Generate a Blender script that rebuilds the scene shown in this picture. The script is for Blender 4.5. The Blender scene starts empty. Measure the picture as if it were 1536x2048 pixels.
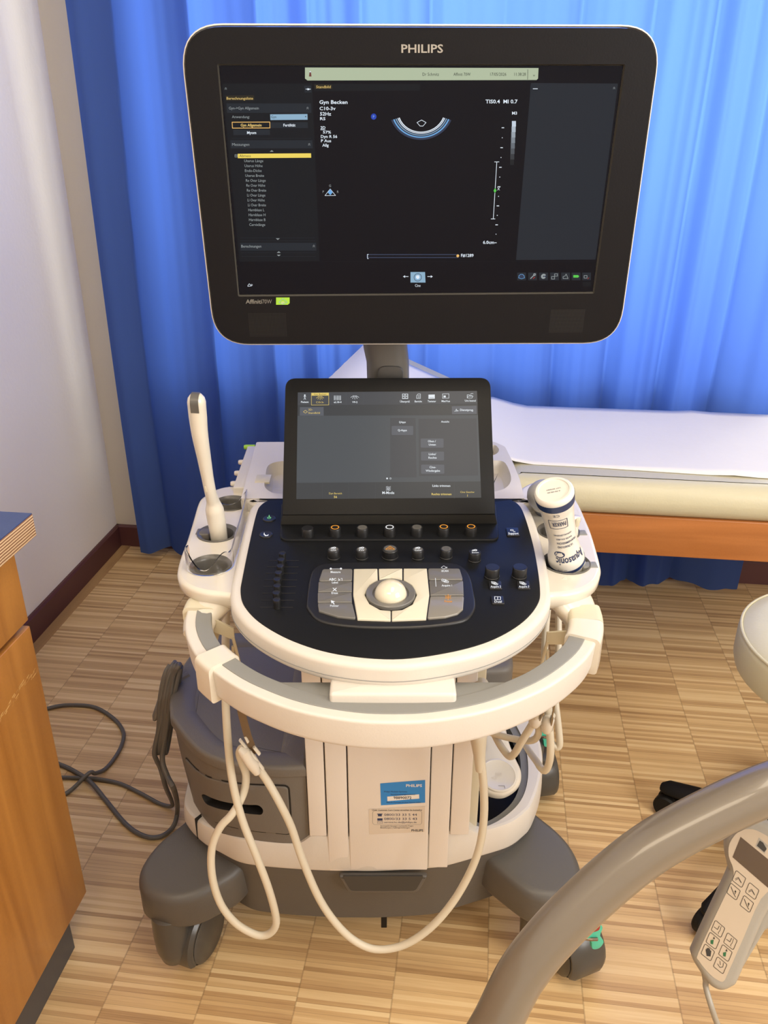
import bpy, bmesh, math, random
from mathutils import Vector, Matrix, geometry
from math import sin, cos, pi, radians, floor

# ------------------------------------------------------------------ camera, world, lights
SC = bpy.context.scene
COL = SC.collection
FP = 1660.0                      # focal length in pixels of a 1536x2048 frame
PITCH = radians(25.1)
CAMH = 1.33
TH = 0.1265                      # camera heading relative to the room's long axis
RZ = Matrix.Rotation(TH, 3, 'Z')
cam_d = bpy.data.cameras.new('camera'); cam = bpy.data.objects.new('camera', cam_d); COL.objects.link(cam)
cam_d.sensor_fit = 'VERTICAL'; cam_d.sensor_height = 24.0; cam_d.lens = FP / 2048 * 24.0
cam_d.clip_start = 0.02
cam.location = (0, 0, CAMH); cam.rotation_euler = (radians(90) - PITCH, 0, TH)
SC.camera = cam
SC.view_settings.view_transform = 'Standard'; SC.view_settings.look = 'None'
SC.view_settings.exposure = 0.0; SC.view_settings.gamma = 1.0; SC.view_settings.use_curve_mapping = False

W = bpy.data.worlds.new('sky'); SC.world = W; W.use_nodes = True
W.node_tree.nodes['Background'].inputs[0].default_value = (0.75, 0.85, 1.0, 1)
W.node_tree.nodes['Background'].inputs[1].default_value = 0.4

def area(name, loc, target, sx, sy, power, col):
    l = bpy.data.lights.new(name, 'AREA'); l.shape = 'RECTANGLE'; l.size = sx; l.size_y = sy
    l.energy = power; l.color = col
    o = bpy.data.objects.new(name, l); COL.objects.link(o); o.location = loc
    d = Vector(target) - Vector(loc); o.rotation_euler = d.to_track_quat('-Z', 'Y').to_euler()
    return o
area('daylight_through_window', (0.30, 2.85, 1.62), (0.30, 0, 1.35), 2.0, 1.5, 54, (0.90, 0.95, 1.0))
area('daylight_from_side_window', (2.0, -0.3, 1.75), (-0.6, 1.3, 0.9), 1.3, 1.2, 62, (1.0, 0.97, 0.93))
area('ceiling_light_front', (0.35, 0.35, 2.55), (0.35, 0.45, 0), 0.6, 1.2, 20, (1.0, 0.85, 0.64))
area('ceiling_light_rear', (-0.45, -0.9, 2.55), (-0.4, 0.2, 0), 1.2, 0.6, 19, (1.0, 0.84, 0.62))

# ------------------------------------------------------------------ unprojection helpers (heading frame H: x right, y ahead, z up)
CP, SP = cos(PITCH), sin(PITCH)
CAM = Vector((0, 0, CAMH))
def ray(u, v):
    a = (u - 768) / FP; b = -(v - 1024) / FP
    return Vector((a, b * SP + CP, b * CP - SP))
def zp(u, v, z):
    r = ray(u, v); return CAM + r * ((z - CAMH) / r.z)
def yp(u, v, y):
    r = ray(u, v); return CAM + r * (y / r.y)
def dp(u, v, d):
    return CAM + ray(u, v) * d
def R3(p): return RZ @ Vector(p)                 # H -> room
def zpr(u, v, z): return R3(zp(u, v, z))
def V(*a): return Vector(a)
def prj(P):
    d = Vector(P) - CAM; z = d.y * CP - d.z * SP; return 768 + FP * d.x / z, 1024 - FP * (d.y * SP + d.z * CP) / z

class Fr:                                         # local frame (a right, b up, c out)
    def __init__(s, o, x, y):
        s.o = Vector(o); s.x = Vector(x).normalized(); s.z = s.x.cross(Vector(y)).normalized(); s.y = s.z.cross(s.x)
    def pt(s, a, b, c=0.0): return s.o + s.x * a + s.y * b + s.z * c
    def px(s, u, v, c=0.0):
        r = ray(u, v); t = ((s.o + s.z * c) - CAM).dot(s.z) / r.dot(s.z)
        q = CAM + r * t - s.o
        return (q.dot(s.x), q.dot(s.y))
ID = Fr((0, 0, 0), (1, 0, 0), (0, 1, 0))

# ------------------------------------------------------------------ materials
def lin(c):
    return tuple((x / 255 / 12.92) if x / 255 <= 0.04045 else ((x / 255 + 0.055) / 1.055) ** 2.4 for x in c)
MATS = {}
def mat(name, rgb, rough=0.5, metal=0.0, coat=0.0, bump=0.0, bscale=400, var=0.0, vscale=30, emit=0.0, spec=0.5):
    if name in MATS: return MATS[name]
    m = bpy.data.materials.new(name); m.use_nodes = True; nt = m.node_tree; b = nt.nodes['Principled BSDF']
    c = lin(rgb)
    b.inputs['Base Color'].default_value = (*c, 1)
    b.inputs['Roughness'].default_value = rough; b.inputs['Metallic'].default_value = metal
    b.inputs['Coat Weight'].default_value = coat; b.inputs['Specular IOR Level'].default_value = spec
    tc = nt.nodes.new('ShaderNodeTexCoord')
    if var > 0:
        n = nt.nodes.new('ShaderNodeTexNoise'); n.inputs['Scale'].default_value = vscale; n.inputs['Detail'].default_value = 4
        nt.links.new(tc.outputs['Object'], n.inputs['Vector'])
        r = nt.nodes.new('ShaderNodeMapRange'); r.inputs['To Min'].default_value = 1 - var; r.inputs['To Max'].default_value = 1 + var
        nt.links.new(n.outputs['Fac'], r.inputs['Value'])
        mx = nt.nodes.new('ShaderNodeVectorMath'); mx.operation = 'SCALE'; mx.inputs[0].default_value = c
        nt.links.new(r.outputs[0], mx.inputs['Scale']); nt.links.new(mx.outputs[0], b.inputs['Base Color'])
    if bump > 0:
        n = nt.nodes.new('ShaderNodeTexNoise'); n.inputs['Scale'].default_value = bscale; n.inputs['Detail'].default_value = 2
        nt.links.new(tc.outputs['Object'], n.inputs['Vector'])
        bp = nt.nodes.new('ShaderNodeBump'); bp.inputs['Strength'].default_value = bump; bp.inputs['Distance'].default_value = 0.001
        nt.links.new(n.outputs['Fac'], bp.inputs['Height']); nt.links.new(bp.outputs[0], b.inputs['Normal'])
    if emit > 0:
        b.inputs['Emission Color'].default_value = (*c, 1); b.inputs['Emission Strength'].default_value = emit
        b.inputs['Base Color'].default_value = (0.003, 0.003, 0.004, 1)
    MATS[name] = m; return m
WHT = mat('white_plastic', (206, 200, 190), 0.42, bump=0.12, var=0.02)
WHG = mat('glossy_white_plastic', (210, 203, 188), 0.22, coat=0.3, bump=0.04)
CRM = mat('cream_plastic', (200, 192, 168), 0.4, bump=0.05)
CBL = mat('cream_cable', (204, 196, 176), 0.45, bump=0.05)
GRL = mat('grey_rubber', (128, 128, 124), 0.55, bump=0.15)
GRD = mat('dark_grey_plastic', (106, 101, 94), 0.5, bump=0.25, var=0.03)
GRB = mat('base_grey_plastic', (84, 81, 77), 0.42, bump=0.15, var=0.03)
GCAST = mat('caster_grey', (70, 67, 62), 0.3, bump=0.05)
CUPG = mat('cup_grey', (86, 84, 80), 0.35)
BEZ = mat('black_bezel', (19, 19, 22), 0.45, bump=0.1, spec=0.16)
BEZ2 = mat('charcoal_bezel', (22, 22, 22), 0.42, bump=0.1, spec=0.14)
WEDGE = mat('charcoal_housing', (62, 60, 56), 0.5, bump=0.1, spec=0.25)
PAN = mat('black_panel', (23, 24, 26), 0.38, bump=0.06, spec=0.14)
KNB = mat('black_knob', (25, 25, 26), 0.4, bump=0.05)
KNT = mat('grey_knob_face', (82, 82, 80), 0.35)
KEY = mat('smoke_grey_key', (104, 102, 98), 0.35, coat=0.2)
KEYW = mat('ivory_key', (204, 198, 178), 0.4, bump=0.05)
BALL = mat('ivory_trackball', (214, 206, 184), 0.12, coat=0.6)
BLK = mat('black_rubber', (24, 22, 20), 0.6, bump=0.1, spec=0.2)
DRK = mat('recess_shade', (20, 18, 16), 0.7)  # near-black colour stands in for shade inside slots, holes and gaps
STL = mat('bare_steel', (150, 142, 130), 0.25, metal=1.0)
PCB = mat('grey_power_cable', (92, 88, 82), 0.5, bump=0.2)
TUBEM = mat('taupe_painted_tube', (112, 103, 90), 0.28, coat=0.4, bump=0.03)
TEAL = mat('teal_plastic', (72, 190, 160), 0.4)
RED = mat('red_plastic', (150, 35, 40), 0.4)
VINYL = mat('beige_vinyl', (194, 188, 160), 0.38, bump=0.35, bscale=250, var=0.03)
PAPER = mat('white_paper', (222, 220, 218), 0.8, bump=0.5, bscale=60, var=0.015, vscale=6)
NAVY = mat('navy_ink', (32, 50, 90), 0.4)
INK = mat('dark_ink', (40, 44, 60), 0.5)
BTL = mat('white_bottle', (218, 214, 204), 0.3, coat=0.2)
SBLUE = mat('sticker_blue', (38, 128, 200), 0.35)
SWHITE = mat('sticker_white', (226, 222, 214), 0.4)
SGREY = mat('sticker_grey', (206, 194, 178), 0.45)
LOGO = mat('silver_print', (150, 146, 138), 0.4)
LIME = mat('lime_badge', (150, 200, 60), 0.4)
GREY2 = mat('grey_print', (120, 118, 112), 0.5)
HSET = mat('grey_handset_plastic', (146, 140, 128), 0.42, bump=0.1)
HFACE = mat('handset_face_foil', (176, 160, 138), 0.45, bump=0.05)
HLCD = mat('dark_amber_display', (70, 50, 24), 0.2, coat=0.5)
HINK = mat('handset_print', (44, 40, 34), 0.5)
HGRN = mat('handset_green_print', (30, 90, 50), 0.5)
REDLINE = mat('dark_screen_mark', (120, 40, 40), 0.5, emit=0.6)

def emat(name, rgb, s=1.0): return mat(name, rgb, 0.22, emit=s, spec=0.1)
E_BG = emat('screen_black', (10, 11, 18)); E_P1 = emat('screen_panel_dark', (19, 23, 28)); E_P2 = emat('screen_panel_grey', (36, 41, 48))
E_P3 = emat('screen_panel_line', (34, 40, 47)); E_BAR = emat('screen_sage_bar', (176, 188, 160)); E_W = emat('screen_white', (225, 235, 245))
E_T = emat('screen_dim_text', (150, 158, 160)); E_Y = emat('screen_yellow', (238, 212, 96)); E_YT = emat('screen_yellow_text', (232, 200, 120))
E_DK = emat('screen_dark_text', (40, 46, 44)); E_BL = emat('screen_blue', (40, 70, 180)); E_LB = emat('screen_light_blue', (110, 170, 225))
E_SL = emat('screen_slate', (52, 60, 82)); E_GR = emat('screen_green', (90, 200, 80)); E_CY = emat('screen_pale_blue', (140, 175, 200))
E_TY = emat('screen_tab_yellow_bg', (44, 40, 30)); E_OR = emat('screen_orange', (240, 190, 110)); E_RD = emat('screen_red', (190, 60, 50))
T_BG = emat('touch_slate', (80, 84, 88)); T_DK = emat('touch_slate_dark', (66, 68, 70)); T_MD = emat('touch_slate_mid', (74, 76, 80))
T_BT = emat('touch_button', (92, 95, 102)); T_W = emat('touch_white', (225, 232, 238)); T_Y = emat('touch_yellow', (226, 200, 110))
L_OR = emat('lit_orange', (250, 165, 60), 1.0); L_W = emat('lit_white', (250, 250, 250), 1.0); L_G = emat('lit_green', (140, 235, 150), 1.0)

def glass_mat():
    m = bpy.data.materials.new('clear_plastic'); m.use_nodes = True; b = m.node_tree.nodes['Principled BSDF']
    b.inputs['Base Color'].default_value = (0.93, 0.92, 0.9, 1); b.inputs['Roughness'].default_value = 0.06
    b.inputs['Transmission Weight'].default_value = 1.0; b.inputs['IOR'].default_value = 1.35
    return m
CLR = glass_mat()

def floor_mat():
    m = bpy.data.materials.new('mosaic_parquet'); m.use_nodes = True; nt = m.node_tree; N = nt.nodes; L = nt.links
    b = N['Principled BSDF']
    tc = N.new('ShaderNodeTexCoord'); sp = N.new('ShaderNodeSeparateXYZ'); L.new(tc.outputs['Object'], sp.inputs[0])
    def math(op, a, bb=None, c=None):
        n = N.new('ShaderNodeMath'); n.operation = op
        for i, x in enumerate((a, bb, c)):
            if x is None: continue
            if isinstance(x, (int, float)): n.inputs[i].default_value = x
            else: L.new(x, n.inputs[i])
        return n.outputs[0]
    nz = N.new('ShaderNodeTexNoise'); nz.inputs['Scale'].default_value = 6; L.new(tc.outputs['Object'], nz.inputs['Vector'])
    xs = math('DIVIDE', math('ADD', sp.outputs[0], 0.2608), 0.1587)
    col = math('FLOOR', xs); fx = math('FRACT', xs)
    wob = math('MULTIPLY', math('SUBTRACT', nz.outputs['Fac'], 0.5), 0.0015)
    cw = N.new('ShaderNodeTexWhiteNoise'); cw.noise_dimensions = '1D'; L.new(col, cw.inputs['W'])
    ys = math('ADD', math('DIVIDE', math('ADD', sp.outputs[1], wob), 0.0082), math('MULTIPLY', cw.outputs['Value'], 7.3))
    st = math('FLOOR', ys); fy = math('FRACT', ys)
    cv = N.new('ShaderNodeCombineXYZ'); L.new(col, cv.inputs[0]); L.new(st, cv.inputs[1])
    wn = N.new('ShaderNodeTexWhiteNoise'); wn.noise_dimensions = '2D'; L.new(cv.outputs[0], wn.inputs['Vector'])
    st3 = math('FLOOR', math('DIVIDE', ys, 3.0)); cv3 = N.new('ShaderNodeCombineXYZ'); L.new(col, cv3.inputs[0]); L.new(st3, cv3.inputs[1])
    wn3 = N.new('ShaderNodeTexWhiteNoise'); wn3.noise_dimensions = '2D'; L.new(cv3.outputs[0], wn3.inputs['Vector'])
    # grain along X
    mp = N.new('ShaderNodeMapping'); mp.inputs['Scale'].default_value = (9, 260, 1); L.new(tc.outputs['Object'], mp.inputs[0])
    gr = N.new('ShaderNodeTexNoise'); gr.inputs['Scale'].default_value = 1.0; gr.inputs['Detail'].default_value = 5; gr.inputs['Roughness'].default_value = 0.6
    L.new(mp.outputs[0], gr.inputs['Vector'])
    big = N.new('ShaderNodeTexNoise'); big.inputs['Scale'].default_value = 2.2; L.new(tc.outputs['Object'], big.inputs['Vector'])
    f = math('ADD', math('MULTIPLY', wn.outputs['Value'], 0.50), math('MULTIPLY', gr.outputs['Fac'], 0.42))
    f = math('ADD', f, math('MULTIPLY', wn3.outputs['Value'], 0.14))
    f = math('ADD', f, math('MULTIPLY', math('SUBTRACT', big.outputs['Fac'], 0.5), 0.3))
    rp = N.new('ShaderNodeValToRGB'); L.new(f, rp.inputs[0]); e = rp.color_ramp.elements
    e[0].position = 0.10; e[0].color = (*lin((150, 116, 76)), 1)
    e[1].position = 0.95; e[1].color = (*lin((234, 208, 160)), 1)
    a = e.new(0.32); a.color = (*lin((186, 150, 104)), 1)
    a = e.new(0.6); a.color = (*lin((212, 178, 128)), 1)
    # joints
    jx = math('MAXIMUM', math('LESS_THAN', fx, 0.010), math('GREATER_THAN', fx, 0.994))
    jy = math('MULTIPLY', math('LESS_THAN', fy, 0.10), math('LESS_THAN', wn.outputs['Value'], 0.45))
    j = math('MINIMUM', math('ADD', math('MULTIPLY', jx, 0.30), math('MULTIPLY', jy, 0.30)), 0.5)
    mix = N.new('ShaderNodeMix'); mix.data_type = 'RGBA'; L.new(j, mix.inputs['Factor']); L.new(rp.outputs[0], mix.inputs[6])
    mix.inputs[7].default_value = (*lin((70, 46, 26)), 1)
    L.new(mix.outputs[2], b.inputs['Base Color'])
    b.inputs['Roughness'].default_value = 0.42
    r2 = N.new('ShaderNodeMapRange'); r2.inputs['To Min'].default_value = 0.34; r2.inputs['To Max'].default_value = 0.55
    L.new(big.outputs['Fac'], r2.inputs['Value']); L.new(r2.outputs[0], b.inputs['Roughness'])
    bp = N.new('ShaderNodeBump'); bp.inputs['Strength'].default_value = 0.15; bp.inputs['Distance'].default_value = 0.001
    L.new(f, bp.inputs['Height']); L.new(bp.outputs[0], b.inputs['Normal'])
    return m
def wood_mat(name, c0, c1, axis, rough=0.35):
    m = bpy.data.materials.new(name); m.use_nodes = True; nt = m.node_tree; N = nt.nodes; L = nt.links; b = N['Principled BSDF']
    tc = N.new('ShaderNodeTexCoord'); mp = N.new('ShaderNodeMapping'); s = [22, 22, 22]; s[axis] = 1.5
    mp.inputs['Scale'].default_value = s; L.new(tc.outputs['Object'], mp.inputs[0])
    n = N.new('ShaderNodeTexNoise'); n.inputs['Scale'].default_value = 1; n.inputs['Detail'].default_value = 6; n.inputs['Distortion'].default_value = 0.6
    L.new(mp.outputs[0], n.inputs['Vector'])
    n2 = N.new('ShaderNodeTexNoise'); n2.inputs['Scale'].default_value = 260; L.new(tc.outputs['Object'], n2.inputs['Vector'])
    ad = N.new('ShaderNodeMath'); ad.operation = 'MULTIPLY_ADD'; L.new(n2.outputs['Fac'], ad.inputs[0]); ad.inputs[1].default_value = 0.12; L.new(n.outputs['Fac'], ad.inputs[2])
    rp = N.new('ShaderNodeValToRGB'); L.new(ad.outputs[0], rp.inputs[0]); e = rp.color_ramp.elements
    e[0].position = 0.35; e[0].color = (*lin(c0), 1); e[1].position = 0.75; e[1].color = (*lin(c1), 1)
    L.new(rp.outputs[0], b.inputs['Base Color']); b.inputs['Roughness'].default_value = rough
    return m
def ply_mat():
    m = bpy.data.materials.new('plywood_edge'); m.use_nodes = True; nt = m.node_tree; N = nt.nodes; L = nt.links; b = N['Principled BSDF']
    tc = N.new('ShaderNodeTexCoord'); w = N.new('ShaderNodeTexWave'); w.bands_direction = 'Z'; w.inputs['Scale'].default_value = 75; w.inputs['Distortion'].default_value = 0.6
    w.inputs['Detail'].default_value = 1
    L.new(tc.outputs['Object'], w.inputs['Vector']); rp = N.new('ShaderNodeValToRGB'); L.new(w.outputs['Fac'], rp.inputs[0]); e = rp.color_ramp.elements
    e[0].position = 0.25; e[0].color = (*lin((128, 88, 54)), 1); e[1].position = 0.6; e[1].color = (*lin((216, 184, 140)), 1)
    L.new(rp.outputs[0], b.inputs['Base Color']); b.inputs['Roughness'].default_value = 0.6
    return m
def curtain_mat():
    m = bpy.data.materials.new('blue_curtain_cloth'); m.use_nodes = True; nt = m.node_tree; N = nt.nodes; L = nt.links
    N.remove(N['Principled BSDF']); out = N['Material Output']
    tc = N.new('ShaderNodeTexCoord'); n = N.new('ShaderNodeTexNoise'); n.inputs['Scale'].default_value = 500; L.new(tc.outputs['Object'], n.inputs['Vector'])
    bp = N.new('ShaderNodeBump'); bp.inputs['Strength'].default_value = 0.2; bp.inputs['Distance'].default_value = 0.001; L.new(n.outputs['Fac'], bp.inputs['Height'])
    d = N.new('ShaderNodeBsdfDiffuse'); d.inputs[0].default_value = (*lin((72, 92, 142)), 1); L.new(bp.outputs[0], d.inputs['Normal'])
    t = N.new('ShaderNodeBsdfTranslucent'); t.inputs[0].default_value = (*lin((94, 136, 234)), 1)
    s = N.new('ShaderNodeMixShader'); s.inputs[0].default_value = 0.5; L.new(d.outputs[0], s.inputs[1]); L.new(t.outputs[0], s.inputs[2])
    L.new(s.outputs[0], out.inputs[0]); return m
def plaster(name, rgb, rough=0.75):
    return mat(name, rgb, rough, bump=0.6, bscale=90, var=0.02, vscale=3)

# ------------------------------------------------------------------ mesh builder
class MB:
    def __init__(s): s.v = []; s.f = []; s.m = []; s.mats = []
    def mi(s, m):
        if m not in s.mats: s.mats.append(m)
        return s.mats.index(m)
    def add(s, pts, faces, m):
        o = len(s.v); s.v += [Vector(p) for p in pts]; k = s.mi(m)
        for f in faces: s.f.append([o + i for i in f]); s.m.append(k)
    def loft(s, rings, m, cap0=True, cap1=True, closed=True):
        n = len(rings[0]); pts = [p for r in rings for p in r]; F = []
        for i in range(len(rings) - 1):
            for j in range(n if closed else n - 1):
                k = (j + 1) % n
                F.append([i * n + j, i * n + k, (i + 1) * n + k, (i + 1) * n + j])
        if cap0: F.append(list(range(n))[::-1])
        if cap1: F.append([(len(rings) - 1) * n + j for j in range(n)])
        s.add(pts, F, m)
    def plate(s, fr, out, c0, c1, m, r0=0.0, r1=0.0, seg=4, cap0=True, cap1=True):
        rings = []
        if r0 > 0:
            for k in range(seg + 1):
                a = k / seg * pi / 2
                rings.append([fr.pt(x, y, c0 + r0 * (1 - cos(a))) for x, y in inset(out, r0 * (1 - sin(a)))])
        else: rings.append([fr.pt(x, y, c0) for x, y in out])
        if r1 > 0:
            for k in range(seg + 1):
                a = k / seg * pi / 2
                rings.append([fr.pt(x, y, c1 - r1 * (1 - sin(a))) for x, y in inset(out, r1 * (1 - cos(a)))])
        else: rings.append([fr.pt(x, y, c1) for x, y in out])
        s.loft(rings, m, cap0, cap1)
    def box(s, fr, a0, a1, b0, b1, c0, c1, m, r=0.0):
        o = rrect((a0 + a1) / 2, (b0 + b1) / 2, a1 - a0, b1 - b0, max(r, 1e-4), 3 if r > 0 else 1)
        s.plate(fr, o, c0, c1, m, r, r, 3)
    def tube(s, path, r, m, n=10, cap=True, flat=1.0, up=None):
        path = [Vector(p) for p in path]; N = len(path)
        rs = r if isinstance(r, (list, tuple)) else [r] * N
        rings = []; u = None
        for i, p in enumerate(path):
            t = (path[min(i + 1, N - 1)] - path[max(i - 1, 0)]).normalized()
            if u is None:
                a = Vector(up) if up is not None else (Vector((0, 0, 1)) if abs(t.z) < 0.9 else Vector((1, 0, 0)))
                u = (a - t * a.dot(t)).normalized()
            else: u = (u - t * u.dot(t)).normalized()
            w = t.cross(u)
            rings.append([p + (u * cos(q) * flat + w * sin(q)) * rs[i] for q in [2 * pi * k / n for k in range(n)]])
        s.loft(rings, m, cap, cap)
    def sweep(s, path, secs, m, cap=True):
        """secs: section [(side,up)] or list per point; up stays vertical"""
        path = [Vector(p) for p in path]; N = len(path); rings = []
        for i, p in enumerate(path):
            t = (path[min(i + 1, N - 1)] - path[max(i - 1, 0)]); t.z = 0; t.normalize()
            side = t.cross(Vector((0, 0, 1)))
            sec = secs[i] if isinstance(secs[0][0], (list, tuple)) else secs
            rings.append([p + side * a + Vector((0, 0, b)) for a, b in sec])
        s.loft(rings, m, cap, cap)
    def lathe(s, fr, prof, m, n=24, cap0=True, cap1=True):
        s.loft([[fr.pt(r * cos(2 * pi * k / n), r * sin(2 * pi * k / n), c) for k in range(n)] for r, c in prof], m, cap0, cap1)
    def ball(s, c, r, m, n=16, sc=(1, 1, 1)):
        f = Fr(c, (1, 0, 0), (0, 1, 0)); rings = []
        for k in range(1, n):
            a = -pi / 2 + pi * k / n
            rings.append([f.o + Vector((r * cos(a) * cos(q) * sc[0], r * cos(a) * sin(q) * sc[1], r * sin(a) * sc[2])) for q in [2 * pi * j / (n * 2) for j in range(n * 2)]])
        s.loft(rings, m)
    def flat(s, fr, pts, c, m): s.add([fr.pt(x, y, c) for x, y in pts], [list(range(len(pts)))], m)
    def ring(s, fr, cx, cy, r0, r1, c, m, n=28, a0=0, a1=2 * pi, sy=1.0):
        P = []; cl = abs(a1 - a0 - 2 * pi) < 1e-6; k = n if cl else n + 1
        for i in range(k):
            a = a0 + (a1 - a0) * i / n; P += [fr.pt(cx + r0 * cos(a), cy + r0 * sin(a) * sy, c), fr.pt(cx + r1 * cos(a), cy + r1 * sin(a) * sy, c)]
        F = [[2 * i, 2 * i + 1, (2 * i + 3) % (2 * k), (2 * i + 2) % (2 * k)] for i in range(n)]
        s.add(P, F, m)
    def line(s, fr, pts, w, c, m, closed=False):
        n = len(pts)
        for i in range(n if closed else n - 1):
            a = Vector(pts[i]); b = Vector(pts[(i + 1) % n]); d = b - a
            if d.length < 1e-9: continue
            d.normalize(); q = Vector((-d.y, d.x)) * w / 2; e = d * w / 4
            s.flat(fr, [a - e - q, b + e - q, b + e + q, a - e + q], c, m)
    def surf(s, outer, holes, m, fn, step=None):
        """flat region with holes, mapped by fn(x,y)->Vector"""
        pts = [Vector((x, y)) for x, y in outer]; edges = [(i, (i + 1) % len(outer)) for i in range(len(outer))]
        for h in holes:
            o = len(pts); pts += [Vector((x, y)) for x, y in h]; edges += [(o + i, o + (i + 1) % len(h)) for i in range(len(h))]
        if step:
            xs = [p.x for p in pts]; ys = [p.y for p in pts]; x = min(xs) + step / 2
            while x < max(xs):
                y = min(ys) + step / 2
                while y < max(ys):
                    if inside(x, y, outer) and not any(inside(x, y, h) for h in holes): pts.append(Vector((x, y)))
                    y += step
                x += step
        vs, es, fs, *_ = geometry.delaunay_2d_cdt(pts, edges, [], 0, 1e-7)
        F = []
        for f in fs:
            cx = sum(vs[i].x for i in f) / len(f); cy = sum(vs[i].y for i in f) / len(f)
            if inside(cx, cy, outer) and not any(inside(cx, cy, h) for h in holes): F.append(list(f))
        s.add([fn(p.x, p.y) for p in vs], F, m)

def inside(x, y, poly):
    c = False; n = len(poly); j = n - 1
    for i in range(n):
        xi, yi = poly[i]; xj, yj = poly[j]
        if (yi > y) != (yj > y) and x < (xj - xi) * (y - yi) / (yj - yi) + xi: c = not c
        j = i
    return c
def sarea(p): return sum(p[i][0] * p[(i + 1) % len(p)][1] - p[(i + 1) % len(p)][0] * p[i][1] for i in range(len(p))) / 2
def ccw(p): return list(p) if sarea(p) > 0 else list(p)[::-1]
def inset(out, d):
    if abs(d) < 1e-9: return list(out)
    n = len(out); sg = 1 if sarea(out) > 0 else -1; R = []
    for i in range(n):
        a = Vector(out[i - 1]); b = Vector(out[i]); c = Vector(out[(i + 1) % n])
        e1 = (b - a); e2 = (c - b)
        if e1.length < 1e-9: e1 = e2
        if e2.length < 1e-9: e2 = e1
        e1.normalize(); e2.normalize(); n1 = Vector((-e1.y, e1.x)) * sg; n2 = Vector((-e2.y, e2.x)) * sg
        q = n1 + n2; q = n1 if q.length < 1e-6 else q.normalized(); k = max(q.dot(n1), 0.45)
        R.append(tuple(b + q * d / k))
    return R
def rrect(cx, cy, w, h, r, n=5):
    P = []; r = min(r, w / 2 - 1e-6, h / 2 - 1e-6)
    for (sx, sy, a0) in ((1, 1, 0), (-1, 1, pi / 2), (-1, -1, pi), (1, -1, 1.5 * pi)):
        for k in range(n + 1):
            a = a0 + pi / 2 * k / n; P.append((cx + sx * (w / 2 - r) + r * cos(a), cy + sy * (h / 2 - r) + r * sin(a)))
    return P
def rpoly(c, r, n=6):
    P = []; N = len(c)
    for i in range(N):
        a = Vector(c[i - 1][:2]); b = Vector(c[i][:2]); d = Vector(c[(i + 1) % N][:2]); rr = r[i] if isinstance(r, (list, tuple)) else r
        u = (a - b).normalized(); w = (d - b).normalized(); al = u.angle(w); t = min(rr / math.tan(al / 2), (a - b).length * .49, (d - b).length * .49)
        p0 = b + u * t; p1 = b + w * t
        for k in range(n + 1):
            s = k / n; P.append(tuple(p0 * (1 - s) ** 2 + b * 2 * s * (1 - s) * 1.0 + p1 * s * s))
    return P
def ell(cx, cy, rx, ry, n=28): return [(cx + rx * cos(2 * pi * k / n), cy + ry * sin(2 * pi * k / n)) for k in range(n)]
def cr(pts, n=6, closed=False):
    P = [Vector(p) for p in pts]; N = len(P); R = []
    for i in range(N if closed else N - 1):
        if closed: a, b, c, d = P[i - 1], P[i], P[(i + 1) % N], P[(i + 2) % N]
        else: a, b, c, d = P[max(i - 1, 0)], P[i], P[i + 1], P[min(i + 2, N - 1)]
        for k in range(n):
            t = k / n
            R.append(0.5 * ((2 * b) + (c - a) * t + (2 * a - 5 * b + 4 * c - d) * t * t + (3 * b - a - 3 * c + d) * t ** 3))
    if not closed: R.append(P[-1])
    return R
def cr2(pts, n=6, closed=True): return [tuple(p) for p in cr([Vector(q[:2]) for q in pts], n, closed)]

# ------------------------------------------------------------------ objects
def thing(name, label, cat, loc=(0, 0, 0), room=False, group=None):
    o = bpy.data.objects.new(name, None); COL.objects.link(o); o.empty_display_size = 0.05
    loc = Vector(loc); o.location = loc if room else RZ @ loc
    if not room: o.rotation_euler = (0, 0, TH)
    o['label'] = label; o['category'] = cat
    if group: o['group'] = group
    LOC[o.name] = loc; return o
LOC = {}
def mkmesh(name, mb, off, ang=35):
    me = bpy.data.meshes.new(name); me.from_pydata([tuple(v - off) for v in mb.v], [], mb.f); me.update()
    for m in mb.mats: me.materials.append(m)
    me.polygons.foreach_set('material_index', mb.m); me.polygons.foreach_set('use_smooth', [True] * len(mb.f))
    bm = bmesh.new(); bm.from_mesh(me); bmesh.ops.recalc_face_normals(bm, faces=bm.faces); bm.to_mesh(me); bm.free()
    me.set_sharp_from_angle(angle=radians(ang)); me.update(); return me
def part(name, mb, parent, label=None, ang=35):
    off = LOC[parent.name]
    o = bpy.data.objects.new(name, mkmesh(name, mb, off, ang)); COL.objects.link(o); o.parent = parent
    LOC[o.name] = off
    if label: o['label'] = label
    return o
def single(name, mb, label, cat, loc=(0, 0, 0), room=False, group=None, kind=None, ang=35):
    loc = Vector(loc); o = bpy.data.objects.new(name, mkmesh(name, mb, loc, ang)); COL.objects.link(o)
    o.location = loc if room else RZ @ loc
    if not room: o.rotation_euler = (0, 0, TH)
    if label: o['label'] = label; o['category'] = cat
    if group: o['group'] = group
    if kind: o['kind'] = kind
    LOC[o.name] = loc; return o

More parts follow.
